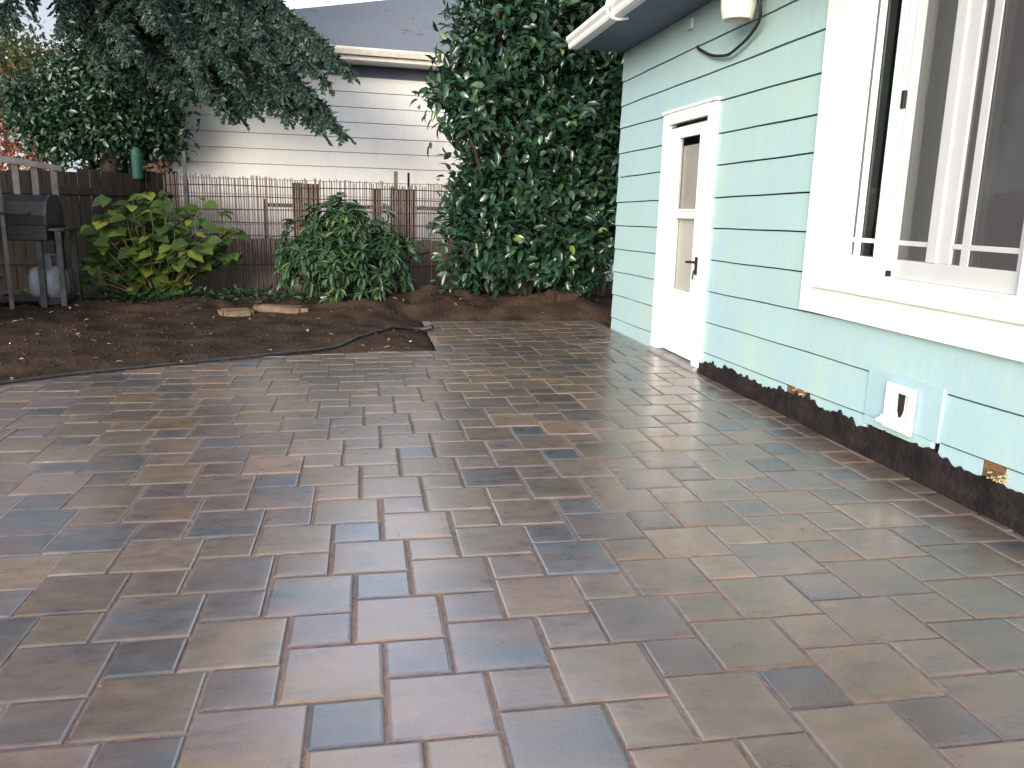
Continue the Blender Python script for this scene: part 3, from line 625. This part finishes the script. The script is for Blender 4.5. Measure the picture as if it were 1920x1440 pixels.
def crown_points(blobs, n_cl, per, cl_r, shell=.55):
    """clumps near the surface of a union of ellipsoids; returns points, outward directions, depth 0..1"""
    vol = np.array([b[3]*b[4]*b[5] for b in blobs])**.67; vol /= vol.sum(); Ps, Os = [], []
    k = rng.choice(len(blobs), n_cl, p=vol)
    for i in range(n_cl):
        b = blobs[k[i]]; d_ = unit(rng.normal(size=3)); r = rng.uniform(shell, 1.02)
        c = np.array(b[:3])+d_*np.array(b[3:6])*r
        m_ = max(3, int(per*rng.uniform(.5, 1.5))); s = cl_r*rng.uniform(.6, 1.4)
        p = c+rng.normal(size=(m_, 3))*s*np.array([1, 1, .75]); Ps.append(p); Os.append(np.repeat(unit(d_/np.array(b[3:6]))[None], m_, 0))
    return np.concatenate(Ps), np.concatenate(Os)
def limbs(base, tips, r0, name, mat_, parent, wob=.15, n=6):
    b = MB()
    for t in tips:
        p0 = np.array(base if len(t) < 4 else t[3:6], float); p1 = np.array(t[:3], float); pts = []
        for i in range(n+1):
            s = i/n; q = p0*(1-s)+p1*s; q = q+np.array([math.sin(s*5+p1[0]*7), math.cos(s*4+p1[1]*5), 0])*wob*s*(1-s)*2; q[2] += .12*math.sin(s*math.pi)*abs(p1[0]-p0[0]); pts.append(q)
        b.tube(pts, [r0*(1-.8*i/n) for i in range(n+1)], 7)
    return b.build(name, mat_, parent, smooth=True)

# ---------------------------------------------------------------- laurel
M_laurel = leafmat("laurel_leaf", [(0, (.010, .028, .020)), (.45, (.018, .048, .026)), (.8, (.030, .072, .030)), (.93, (.06, .11, .03)), (1, (.14, .18, .05))], .28, .12)
la = thing("laurel_tree", "tall glossy dark green laurel between the white house and the teal house", "tree", (2.0, 10.3, 0))
limbs((2.0, 10.3, 0), [(1.4, 10.2, 4.6), (2.5, 10.4, 5.2), (2.0, 10.1, 3.5), (1.2, 10.0, 2.2), (2.7, 9.9, 2.4), (3.2, 10.4, 3.4), (2.2, 9.8, 1.2), (1.5, 10, 1.0)], .07, "trunk", M_bark, la)
bl = [(1.98, 10.4, 3.3, .88, .9, .75), (2.5, 10.5, 3.5, .95, .9, .8), (2.35, 10.4, 4.4, 1.0, .9, .9), (1.45, 10.3, 2.55, .58, .7, .6), (2.35, 10.2, 2.4, .85, .75, .75), (1.85, 10.2, 1.55, .72, .65, .65), (2.6, 10.2, 1.4, .75, .7, .75), (1.65, 10.15, .75, .60, .55, .60), (1.33, 10.2, 1.25, .28, .4, .35), (2.5, 10.15, .75, .72, .6, .55), (3.3, 10.6, 2.6, .8, .8, 1.6)]
P, O = crown_points(bl, 1600, 20, .125, .35)
k_ = (P[:, 2] > .05); P, O = P[k_], O[k_]; n = len(P)
D = unit(O*.7+rdir(n)*.75+np.array([0, -.1, .15])); Nn = unit(O*.6+rdir(n)*.45+np.array([0, -.15, .7]))
leaves("crown", P, D, Nn, rng.uniform(.10, .19, n), rng.uniform(.05, .085, n), M_laurel, la, np.clip(rng.beta(2, 2.4, n)+(rng.random(n) < .02)*.4, 0, 1))

# ---------------------------------------------------------------- rhododendron and hydrangea
M_rhodo = leafmat("rhododendron_leaf", [(0, (.020, .046, .025)), (.5, (.038, .085, .042)), (.8, (.06, .12, .045)), (1, (.14, .18, .05))], .4, .22)
rh = thing("rhododendron_bush", "rounded dark green rhododendron shrub in the bed before the brown board fence", "shrub", (-.28, 10.05, 0))
tips = []; bl = [(-.28, 10.05, .75, .72, .5, .5), (-.25, 10.1, 1.0, .42, .4, .33), (-.65, 10.05, .6, .38, .4, .4), (.2, 10.05, .6, .36, .4, .42), (-.25, 9.9, .45, .55, .4, .35)]
W_P, W_D = [], []
for i in range(330):
    b_ = bl[rng.integers(len(bl))]; d_ = unit(rng.normal(size=3)+np.array([0, -.25, .2])); c = np.array(b_[:3])+d_*np.array(b_[3:])*rng.uniform(.55, 1.0)*(1+.22*max(0, math.sin(i*1.7)))
    if c[2] < .1: continue
    if i % 9 == 0: tips.append(tuple(c))
    m_ = rng.integers(9, 14); ax = unit(d_*.8+np.array([0, 0, .6])+rng.normal(size=3)*.2)
    e1 = unit(np.cross(ax, [0.3, .2, .9])); e2 = np.cross(ax, e1)
    for q in range(m_):
        a = q*2.4+rng.uniform(-.2, .2); t_ = rng.uniform(.0, .45)
        W_P.append(c+ax*rng.uniform(-.03, .02)); W_D.append((e1*math.cos(a)+e2*math.sin(a))*(1-t_*.5)+ax*t_)
P = np.array(W_P); D = np.array(W_D); n = len(P)
limbs((-.28, 10.05, 0), tips, .02, "stems", M_bark, rh, .1)
leaves("foliage", P, D, np.tile([0, -.2, 1.], (n, 1))+rdir(n)*.35, rng.uniform(.10, .18, n), rng.uniform(.036, .055, n), M_rhodo, rh, np.clip(rng.beta(2.2, 2.2, n)-.35*(.9-P[:, 2])*0+.25*(rng.random(n) < .06), 0, 1), droop=.3)

M_hyd = leafmat("hydrangea_leaf", [(0, (.022, .050, .014)), (.45, (.055, .105, .022)), (.75, (.13, .19, .03)), (1, (.34, .35, .06))], .55, .35)
hy = thing("hydrangea_bush", "loose hydrangea bush with big yellow green leaves in the bed left of the rhododendron", "shrub", (-2.35, 10.1, 0))
tips = []; LP, LD, LN, LL = [], [], [], []
for i in range(95):
    a = rng.uniform(0, 6.283); r = rng.uniform(.1, 1)**.7; top = (-2.33+.95*r*math.cos(a), 10.1+.45*r*math.sin(a), 1.36-.55*r**2+rng.uniform(-.5, .08))
    if -2.38+.85*r*math.cos(a) < -2.9: top = (top[0], top[1], top[2]-.12)
    tips.append(top); base = np.array([-2.35, 10.1, 0]); tp = np.array(top)
    for s in (1., .86, .7, .52, .36, .2):
        p = base*(1-s)+tp*s; p[2] += .12*math.sin(s*3.14)*.8
        for q in range(2 if s < 1 else 4):
            an = rng.uniform(0, 6.283)
            if rng.random() < (.38 if s > .4 else .55): continue
            LP.append(p); LD.append((math.cos(an), math.sin(an), rng.uniform(-.35, .35))); LN.append((math.cos(an)*.3, math.sin(an)*.3-.45, .8)); LL.append(rng.uniform(.11, .22)*(1 if s > .3 else .8))
limbs((-2.35, 10.1, 0), tips, .011, "stems", M_stem, hy, .1)
n = len(LP); LL = np.array(LL)
leaves("foliage", np.array(LP), np.array(LD), np.array(LN)+rdir(n)*.3, LL, LL*rng.uniform(.72, .95, n), M_hyd, hy, np.clip(rng.beta(1.8, 2.0, n), 0, 1), droop=.35, fold=.15)

# ---------------------------------------------------------------- spruce
M_spruce = leafmat("spruce_needles", [(0, (.010, .024, .020)), (.5, (.021, .048, .036)), (.85, (.045, .085, .045)), (1, (.09, .13, .05))], .5, .12)
def spruce(name, base, h, boughs, trunk_r, label, kind='tree', seed=1):
    r = np.random.default_rng(seed)
    T = thing(name, label, kind, base); bx, by, _ = base
    MB().tube([(bx, by, -.05), (bx+.02, by, h*.4), (bx, by+.03, h*.75), (bx, by, h)], [trunk_r, trunk_r*.75, trunk_r*.4, .02], 12).build("trunk", M_bark, T, smooth=True)
    TP, TD, TL, TR = [], [], [], []; wood = MB()
    for (z0, tip, dens) in boughs:
        p0 = np.array([bx, by, z0]); p3 = np.array(tip, float); ln = np.linalg.norm(p3-p0)
        p1 = p0+(p3-p0)*.35+np.array([0, 0, .12*ln]); p2 = p0+(p3-p0)*.72+np.array([0, 0, .10*ln])
        bz = lambda t: (1-t)**3*p0+3*t*(1-t)**2*p1+3*t*t*(1-t)*p2+t**3*p3
        pts = [bz(t) for t in np.linspace(0, 1, 12)]
        wood.tube(pts, [.026*(1-.85*i/11)*min(1.1, ln/3) for i in range(12)], 6)
        for i in range(int(ln*75)):
            c = bz(.08+.92*r.random()); fw = unit(bz(.6)-bz(.5)); d2 = unit(fw*.6+r.normal(size=3)*.8); TP.append(c); TD.append(d2); TL.append(.10*r.uniform(.6, 1.2)); TR.append(r.random()*.8)
        nl = int(ln*20*dens)
        for i in range(nl):
            t = .10+.90*(i+r.random())/nl; c = bz(t); fw = unit(bz(min(1, t+.02))-bz(t-.02)); sd_ = unit(np.cross(fw, [0, 0, 1.])); s = 1 if i % 2 else -1
            L_ = (.62*(1-t)**.75+.13)*min(1, ln/2.2)*r.uniform(.6, 1.15)
            dr = unit(fw*r.uniform(.55, .9)+sd_*s*r.uniform(.5, .95)+np.array([0, 0, -r.uniform(.1, 1.0)]))
            k = max(4, int(L_/.028)); pp = c
            q = [c]
            for j in range(k):
                dr = unit(dr+np.array([0, 0, -.035])); pp = pp+dr*L_/k; q.append(pp)
                sdd = unit(np.cross(dr, [0, 0, 1.])+1e-3)
                for s2 in (-1, 1, 0):
                    TP.append(pp); d2 = unit(dr*.8+sdd*s2*.75+r.normal(size=3)*.22+np.array([0, 0, -.1])); TD.append(d2); TL.append((.075 if s2 else .06)*r.uniform(.6, 1.25)*(1-.35*j/k)); TR.append(r.random()*.6+.25*j/k+.1*r.random())
            if L_ > .25: wood.tube([q[0], q[len(q)//2], q[-1]], [.006, .004, .002], 4, cap=False)
    wood.build("boughs", M_twig, T)
    P = np.array(TP); D = np.array(TD); L = np.array(TL)[:, None]; n = len(P); rn = rdir(n); S1 = unit(np.cross(D, rn)); S2 = np.cross(D, S1); w = .015
    V = np.stack([P, P+D*L*.45+S1*w, P+D*L, P+D*L*.45-S1*w, P+D*L*.4+S2*w, P+D*L*.95+S1*.004, P+D*L*.4-S2*w], 1)
    fastmesh("needles", V, 7, [[0, 1, 2, 3], [0, 4, 5, 6]], M_spruce, T, np.clip(np.array(TR), 0, 1))
    return T, n
bx, by = -3.3, 12.0
bo = []
# hanging boughs over the yard: (tip x, y, z, start height)
for (tx_, ty_, tz_, z0, dn) in ((-.20, 9.0, 1.98, 3.9, 1.5), (-.28, 9.1, 2.12, 4.0, 1.4), (-.10, 9.3, 2.62, 4.5, 1.3), (-.35, 9.2, 2.5, 4.4, 1.4), (-.5, 9.1, 2.3, 4.2, 1.4), (-.95, 9.1, 2.3, 4.1, 1.4), (-1.25, 9.2, 2.12, 3.7, 1.4), (-.7, 9.4, 2.75, 4.7, 1.3), (-1.75, 9.2, 2.3, 3.7, 1.3), (-.42, 9.2, 2.02, 4.2, 1.2), (-.18, 9.3, 2.66, 4.6, 1.2), (-.75, 9.0, 2.12, 3.7, 1.3), (-1.1, 9.2, 2.18, 3.6, 1.3), (-1.5, 9.3, 2.28, 3.5, 1.2), (-1.9, 9.4, 2.4, 3.4, 1.2),
        (-.50, 9.5, 2.95, 5.0, 1.1), (-.85, 9.0, 2.6, 4.5, 1.2), (-1.2, 8.9, 2.45, 4.2, 1.2), (-1.6, 9.0, 2.6, 4.3, 1.2), (-1.05, 9.3, 3.0, 5.0, 1.1), (-1.35, 9.1, 3.3, 5.2, 1.1), (-1.9, 8.9, 2.9, 4.7, 1.2), (-2.2, 9.0, 2.6, 4.2, 1.2),
        (-2.5, 9.3, 2.45, 4.0, 1.1), (-2.3, 9.0, 3.3, 5.1, 1.1), (-2.9, 9.3, 2.9, 4.4, 1.1), (-3.3, 9.5, 3.3, 5.0, 1), (-5.6, 11.4, 4.1, 5.2, .5), (-1.7, 9.6, 3.3, 5.3, 1.1), (-1.0, 9.8, 2.75, 4.6, 1.1), (-2.7, 9.8, 3.6, 5.4, 1),
        (-3.6, 9.2, 2.75, 4.3, .8), (-1.4, 9.6, 2.7, 4.4, 1.1), (-2.0, 9.9, 2.75, 4.0, 1.2), (-1.75, 9.3, 2.95, 4.5, 1.3), (-2.45, 9.6, 2.95, 4.4, 1.3), (-2.1, 9.4, 3.45, 5.0, 1.3), (-1.5, 9.3, 3.6, 5.3, 1.2), (-2.9, 9.2, 3.35, 4.9, 1.2), (-1.2, 9.1, 2.8, 4.6, 1.3), (-.8, 9.2, 2.35, 4.1, 1.3), (-1.35, 9.0, 2.15, 3.8, 1.2), (-2.3, 9.8, 2.4, 3.7, 1.2), (-3.1, 10.0, 3.0, 4.3, 1.2)):
    bo.append((z0, (tx_, ty_, tz_), dn))
rr = np.random.default_rng(5)
z = 5.4
while z < 12.5:
    Lr = 2.7*(1-(z-4.5)/9.5)+.25; a0 = rr.uniform(0, 6.28)
    for q in range(4):
        a = a0+q*1.571+rr.uniform(-.3, .3); bo.append((z, (bx+Lr*math.cos(a), by+Lr*math.sin(a), z-.32*Lr), .62))
    z += .48
spruce("spruce_tree", (bx, by, 0), 13, bo, .17, "big dark spruce with drooping boughs over the left half of the yard")

# ---------------------------------------------------------------- background trees, left
M_holly = leafmat("holly_leaf", [(0, (.010, .028, .016)), (.5, (.018, .05, .025)), (.85, (.035, .08, .035)), (1, (.10, .14, .06))], .35, .15)
def broadtree(name, base, blobs, label, cat, M, ncl, per, clr, lmin, lmax, wr, tr=.09, shell=.5, tips=None):
    T = thing(name, label, cat, base)
    limbs(base, tips or [(b_[0], b_[1], b_[2]) for b_ in blobs], tr, "trunk", M_bark, T)
    P, O = crown_points(blobs, ncl, per, clr, shell); k = P[:, 2] > .05; P, O = P[k], O[k]; n = len(P); L = rng.uniform(lmin, lmax, n)
    leaves("crown", P, unit(O*.5+rdir(n)), unit(O*.5+rdir(n)*.6+np.array([0, 0, .6])), L, L*wr, M, T, np.clip(rng.beta(2, 2.3, n), 0, 1))
broadtree("holly_tree", (-3.5, 12.3, 0), [(-3.75, 12.1, 2.5, .75, .5, .5), (-3.1, 12.1, 2.4, .62, .45, .5), (-3.2, 12.1, 3.0, .6, .5, .5), (-4.25, 12.2, 2.35, .42, .4, .35), (-2.75, 11.9, 2.65, .40, .4, .6), (-3.6, 12.1, 2.0, .8, .4, .3), (-2.95, 12.1, 2.05, .55, .35, .3)], "bushy dark holly tree rising behind the dark fence, left of the white house", "tree", M_holly, 800, 19, .12, .06, .12, .5)
broadtree("shade_evergreen", (-4.6, 7.6, 0), [(-4.5, 7.6, 1.9, .75, .8, .8), (-4.5, 7.6, .9, .7, .7, .7), (-4.9, 8.2, 1.4, .6, .6, .9), (-4.3, 8.6, .5, .4, .4, .4)], "dense dark evergreen added out of view at the left, shading the grill", "tree", M_holly, 520, 18, .17, .08, .14, .5)  # unseen tree added beyond the left edge to shade the grill corner
broadtree("sky_blocking_evergreen", (-3.6, 13.8, 0), [(-4.2, 13.6, 5.7, 1.5, 1.3, 1.0), (-6.0, 13.8, 6.2, 1.6, 1.3, 1.2), (-7.6, 13.2, 6.0, 1.5, 1.3, 1.4), (-5.0, 13.6, 7.6, 1.6, 1.3, 1.2), (-3.2, 13.6, 7.0, 1.2, 1.2, 1.3), (-6.8, 13.6, 8.2, 1.5, 1.3, 1.3), (-4.4, 13.6, 9.2, 1.3, 1.2, 1.2)], "tall dark evergreen above the holly at the upper left, added to darken paver reflections", "tree", M_holly, 1150, 20, .3, .17, .27, .5, tips=[(-3.6, 13.7, 6.5)]+[(x_, y_, z_, -3.6, 13.75, 4.9) for x_, y_, z_ in ((-4.2, 13.6, 5.7), (-6.0, 13.8, 6.2), (-7.6, 13.2, 6.0), (-5.0, 13.6, 7.6), (-3.2, 13.6, 7.0), (-4.4, 13.6, 9.2))], tr=.16, shell=.3)  # crown added above the view to keep bright sky off the left pavers
M_rust = leafmat("rusty_leaf", [(0, (.16, .05, .025)), (.5, (.30, .11, .05)), (1, (.42, .22, .10))], .6, .3)
broadtree("rusty_tree", (-6.3, 16, 0), [(-6.4, 16, 2.2, .9, .7, .6), (-5.7, 16, 1.9, .6, .6, .5), (-6.5, 16, 3.0, .7, .6, .5)], "reddish autumn shrub far behind the fence at the left edge", "tree", M_rust, 170, 15, .16, .07, .12, .55)
M_olive = leafmat("olive_leaf", [(0, (.05, .07, .02)), (.5, (.11, .13, .04)), (1, (.24, .22, .08))], .6, .3)
broadtree("olive_green_tree", (-6.6, 18, 0), [(-6.9, 18, 4.0, 1.2, .9, .55), (-5.8, 18, 3.75, .9, .8, .45), (-7.8, 18, 4.4, .9, .8, .6)], "yellowish green tree far off below the bright sky at the left edge", "tree", M_olive, 200, 14, .2, .09, .15, .5)
broadtree("far_maple", (-9.5, 24, 0), [(-10, 24, 4.6, 2.2, 1.4, 1.3), (-12.5, 24, 4.2, 2., 1.4, 1.5), (-7.5, 24, 3.5, 1.5, 1.2, 1.)], "hazy dark tree furthest away at the left edge", "tree", M_holly, 260, 16, .35, .14, .24, .6)
# stucco outbuilding glimpsed between trees
sh = thing("garden_shed", "orange brown shed wall glimpsed between the holly and the white house", "shed", (-3.3, 14.6, 0))
MB().box(-4.1, -2.75, 14.6, 16.4, 0, 2.05).build("wall", M_brick, sh)
MB().add([(-4.3, 14.4, 2.0), (-2.6, 14.4, 2.0), (-2.6, 16.6, 2.0), (-4.3, 16.6, 2.0), (-3.45, 14.4, 2.35), (-3.45, 16.6, 2.35)], [[0, 4, 5, 3], [1, 2, 5, 4], [0, 1, 4], [2, 3, 5], [0, 3, 2, 1]]).build("roof", M_shingle2, sh)
fd = thing("bird_feeder", "green plastic feeder on a post standing at the dark fence beside the white house", "bird feeder", (-2.86, 11.5, 0))
MB().lathe((-2.86, 11.5, 1.50), [(.03, 0), (.065, .02), (.07, .30), (.055, .38), (.03, .41)], 28).build("feeder_tube", M_green, fd)
MB().box(-2.875, -2.845, 11.49, 11.51, 0, 1.499).build("post", M_woodd, fd)

# ---------------------------------------------------------------- deck railing, grill, tank
dr = thing("deck_railing", "white railing with sloping handrail behind the grill at the left edge", "railing", (-3.4, 9.9, 0))
def onray(px, py, Y):
    # camera ray through a photo pixel, used only to size things at their own distance
    d_ = F_*1522.8+R_*(px-960)-U_*(py-720); t = Y/d_.y; return (d_.x*t, Y, 1.25+d_.z*t)
RY = 10.3
a, c_ = onray(-160, 262, RY), onray(118, 312, RY)
b = MB(); dv = Vector(c_)-Vector(a); 
b.add([(a[0], RY-.05, a[2]), (c_[0], RY-.05, c_[2]), (c_[0], RY+.05, c_[2]), (a[0], RY+.05, a[2]), (a[0], RY-.05, a[2]-.09), (c_[0], RY-.05, c_[2]-.06), (c_[0], RY+.05, c_[2]-.06), (a[0], RY+.05, a[2]-.09)], [[0, 1, 2, 3], [7, 6, 5, 4], [0, 4, 5, 1], [2, 6, 7, 3], [1, 5, 6, 2], [3, 7, 4, 0]])
M_dimwhite = mat("shade_dimmed_white_paint", (.17, .155, .14), .8, (.10, .09, .08), 8)  # white paint darkened so the tree shade sits in its colour
b.build("handrail", M_dimwhite, dr, .004)
for px in (-60, -10, 26, 62, 98):
    t = onray(px, 290, RY); zz = np.interp(t[0], [a[0], c_[0]], [a[2], c_[2]])-.07
    MB().box(t[0]-.035, t[0]+.035, RY-.02, RY+.02, .95, zz).build("baluster", M_dimwhite, dr, .003)
MB().box(-4.6, onray(110, 300, RY)[0], RY-.03, RY+.03, .88, .949).build("bottom_rail", M_woodd, dr, .003)
for xx in (-4.5, onray(105, 300, RY)[0]-.05): MB().box(xx-.04, xx+.04, RY-.04, RY+.04, 0, .879).build("post", M_woodd, dr, .003)
tag(MB().tube([onray(4, 400, 9.3)[:2]+(0,), onray(4, 400, 9.3)[:2]+(1.62,)], .022, 10).build("green_pole", M_dimwhite, None), "slim pale pole standing beside the grill at the left edge", "pole")
GY = 9.6
g0 = np.array(onray(60, 470, GY)); gx0, gx1 = onray(-75, 470, GY)[0], onray(112, 470, GY)[0]
gr = thing("barbecue_grill", "dark gas grill with closed hood and side shelf at the left edge of the bed", "grill", ((gx0+gx1)/2, GY, 0))
zt = .97
# hood: rounded box section swept along x
prof = [(-.26, 0), (-.27, .10), (-.20, .24), (-.08, .31), (.12, .31), (.24, .22), (.26, 0)]
n = len(prof); V = [(x, GY+y, zt+z) for x in (gx0+.02, gx1-.04) for y, z in prof]
mk("hood", V, [[i, i+1, n+i+1, n+i][::-1] for i in range(n-1)]+[list(range(n)), [n+i for i in range(n)][::-1], [0, n, 2*n-1, n-1]], M_blk, gr)
V = [(x, GY+y*1.02, zt+z*1.02) for x in (gx1-.038, gx1-.012) for y, z in prof]
mk("hood_end_cap", V, [[i, i+1, n+i+1, n+i][::-1] for i in range(n-1)]+[list(range(n)), [n+i for i in range(n)][::-1], [0, n, 2*n-1, n-1]], M_greymetal, gr)
MB().tube([(gx0+.1, GY-.30, zt+.12), (gx0+.1, GY-.33, zt+.12), (gx1-.15, GY-.33, zt+.12), (gx1-.15, GY-.30, zt+.12)], .012, 8).build("hood_handle", M_greymetal, gr)
MB().box(gx0, gx1-.02, GY-.27, GY+.26, zt-.16, zt-.005).build("firebox", M_blk, gr, .01)
MB().box(gx1-.018, gx1+.14, GY-.24, GY+.24, zt-.06, zt-.03).build("side_shelf", M_greymetal, gr, .006)
for px, yo in ((92, -.22), (129, -.22), (-60, -.22), (129, .22), (-60, .22)):
    lx = onray(px, 500, GY)[0]
    MB().box(lx-.03, lx+.03, GY+yo-.02, GY+yo+.02, .03, zt-.06 if px > 100 else zt-.16).build("leg", M_greymetal, gr, .003)
MB().box(gx0+.03, onray(129, 500, GY)[0]+.02, GY-.18, GY+.24, .17, .195).build("bottom_shelf", M_blk, gr, .004)
tx = onray(90, 520, 9.6)[0]
tk = thing("propane_tank", "white propane tank standing under the grill at the left edge", "gas tank", (tx, 9.62, 0))
MB().lathe((tx, 9.62, .12), [(.12, 0), (.125, .04), (.12, .05), (.16, .08), (.19, .13), (.195, .18), (.195, .30), (.18, .36), (.13, .40), (.06, .415)], 28).build("body", M_tank, tk, smooth=True)
b = MB()
for k in range(3):
    a0 = k*2.09; b.add([(tx+.10*math.cos(a0+q*.25), 9.62+.10*math.sin(a0+q*.25), .52+zz) for q in range(6) for zz in (0, .13)], [[2*q, 2*q+2, 2*q+3, 2*q+1] for q in range(5)])
b.tube([(tx+.10*math.cos(t), 9.62+.10*math.sin(t), .65) for t in np.linspace(0, 6.283, 20)], .009, 6); b.build("collar", M_tank, tk)
MB().tube([(tx, 9.62, .53), (tx, 9.62, .60), (tx-.06, 9.62, .60)], .018, 8).build("valve", M_greymetal, tk)

# ---------------------------------------------------------------- hose
def gz(x, y): return float(soil_h(np.array([x]), np.array([y]))[0])
hp = [(-4.2, 4.6), (-3.3, 5.25), (-2.45, 5.91), (-2.04, 6.23), (-1.56, 6.5), (-1.01, 6.79), (-.57, 7.05), (-.22, 7.29), (.07, 7.78), (.29, 8.15), (.45, 8.33), (.58, 8.36)]
pts = [(p[0], p[1], max(0.0, gz(p[0], p[1]))+.016) for p in smoothpts([(x, y, 0) for x, y in hp], 8)]
ho = thing("garden_hose", "black garden hose lying along the patio edge and over the soil", "hose", (0, 7, 0))
MB().tube(pts, .0135, 10).build("tube", M_black, ho, smooth=True)
MB().tube([(.56, 8.36, gz(.56, 8.36)+.02), (.60, 8.35, gz(.6, 8.35)+.03), (.60, 8.35, gz(.6, 8.35)+.03), (.68, 8.31, .04)], [.02, .024, .03, .026], 10).build("coupling", M_blk, ho)

# ---------------------------------------------------------------- stones, stick, rubble, litter
def rock(name, c, s, rot, M, label, cat, grp=None, seed=0, flat=True):
    r = random.Random(seed); bm = bmesh.new(); bmesh.ops.create_cube(bm, size=1); bmesh.ops.bevel(bm, geom=bm.edges[:], offset=.12, segments=2, affect='EDGES')
    bmesh.ops.triangulate(bm, faces=[f for f in bm.faces if len(f.verts) > 4])
    for v in bm.verts: v.co += Vector((r.uniform(-1, 1), r.uniform(-1, 1), r.uniform(-1, 1)))*.05; v.co = Vector((v.co.x*s[0], v.co.y*s[1], v.co.z*s[2]))
    me = bpy.data.meshes.new(name); bm.to_mesh(me); bm.free(); me.materials.append(M); o = bpy.data.objects.new(name, me); COL.objects.link(o)
    o.location = (c[0], c[1], gz(c[0], c[1])+s[2]*.12 if len(c) < 3 else c[2]); o.rotation_euler = (r.uniform(-.06, .06), r.uniform(-.06, .06), rot); return tag(o, label, cat, grp)
rock("flat_stone", (-1.36, 9.05), (.34, .22, .09), .25, M_stone, "smaller tan flat stone lying in the soil, left of the longer one", "stone", None, 1)
rock("flat_stone", (-.93, 9.32), (.56, .26, .11), .02, M_stone, "longer tan flat stone lying in the soil below the rhododendron", "stone", None, 2)
rock("soil_clod", (2.36, 9.62), (.36, .28, .13), .4, M_soil, "big brown clod of soil at the foot of the laurel near the teal house", "clod", None, 5)
st = MB().tube([(-.52, 9.86, gz(-.52, 9.86)+.03), (-.42, 9.88, gz(-.42, 9.88)+.035), (-.30, 9.9, gz(-.3, 9.9)+.05)], .011, 6).build("white_stick", M_white, None); tag(st, "short white stick lying on the soil under the rhododendron", "stick")
# crumbs of soil and bark
n = 2600; X_ = rng.uniform(-6, 2.7, n); Y_ = rng.uniform(4.5, 11.2, n); k_ = patio_dist(X_, Y_) > .03; X_, Y_ = X_[k_], Y_[k_]; n = len(X_); Z_ = soil_h(X_, Y_)
s = rng.uniform(.006, .026, n)[:, None]; c = np.stack([X_, Y_, Z_], -1)+np.array([0, 0, .004]); e1 = rdir(n); e2 = unit(np.cross(e1, rdir(n))); e3 = np.cross(e1, e2)
V = np.stack([c+e1*s, c-e1*s, c+e2*s*.7, c-e2*s*.7, c+e3*s*.6, c-e3*s*.6], 1)
Fo = [[0, 2, 4], [2, 1, 4], [1, 3, 4], [3, 0, 4], [2, 0, 5], [1, 2, 5], [3, 1, 5], [0, 3, 5]]
fastmesh("soil_crumbs", V, 6, Fo, M_soil, None)['kind'] = 'stuff'
M_litter = leafmat("fallen_leaf", [(0, (.10, .05, .025)), (.5, (.22, .13, .06)), (.85, (.32, .26, .12)), (1, (.55, .50, .40))], .7, .1)
n = 420; X_ = rng.uniform(-6, 2.7, n); Y_ = rng.uniform(5, 11.2, n); k_ = patio_dist(X_, Y_) > .03; X_, Y_ = X_[k_], Y_[k_]; n = len(X_); P = np.stack([X_, Y_, soil_h(X_, Y_)+.012], -1)
D = rdir(n); D[:, 2] *= .15; L = rng.uniform(.03, .08, n); leaves("fallen_leaves", P, D, np.tile([0, 0, 1.], (n, 1))+rdir(n)*.3, L, L*.45, M_litter, None, rng.random(n))['kind'] = 'stuff'
n = 46; X_ = rng.uniform(-3, 2.5, n); Y_ = rng.uniform(1.5, 8.8, n); k_ = patio_dist(X_, Y_) < -.02; X_, Y_ = X_[k_], Y_[k_]; n = len(X_); P = np.stack([X_, Y_, np.full(n, .006)], -1)
D = rdir(n); D[:, 2] = 0; L = rng.uniform(.008, .028, n); leaves("patio_litter", P, D, np.tile([0, 0, 1.], (n, 1))+rdir(n)*.2, L, L*.4, M_litter, None, .3+.7*rng.random(n))['kind'] = 'stuff'
# low weeds along the fence foot
n = 1500; X_ = np.concatenate([rng.normal(-2.2, .9, n//2), rng.uniform(-5, 1.2, n-n//2)]); Y_ = rng.uniform(9.7, 11.0, n); P = np.stack([X_, Y_, soil_h(X_, Y_)+rng.uniform(.0, .09, n)], -1)
D = rdir(n); D[:, 2] = np.abs(D[:, 2])*.5; L = rng.uniform(.04, .10, n); leaves("weeds", P, D, np.tile([0, -.2, 1.], (n, 1))+rdir(n)*.4, L, L*.5, M_rhodo, None, rng.random(n)*.8)['kind'] = 'stuff'
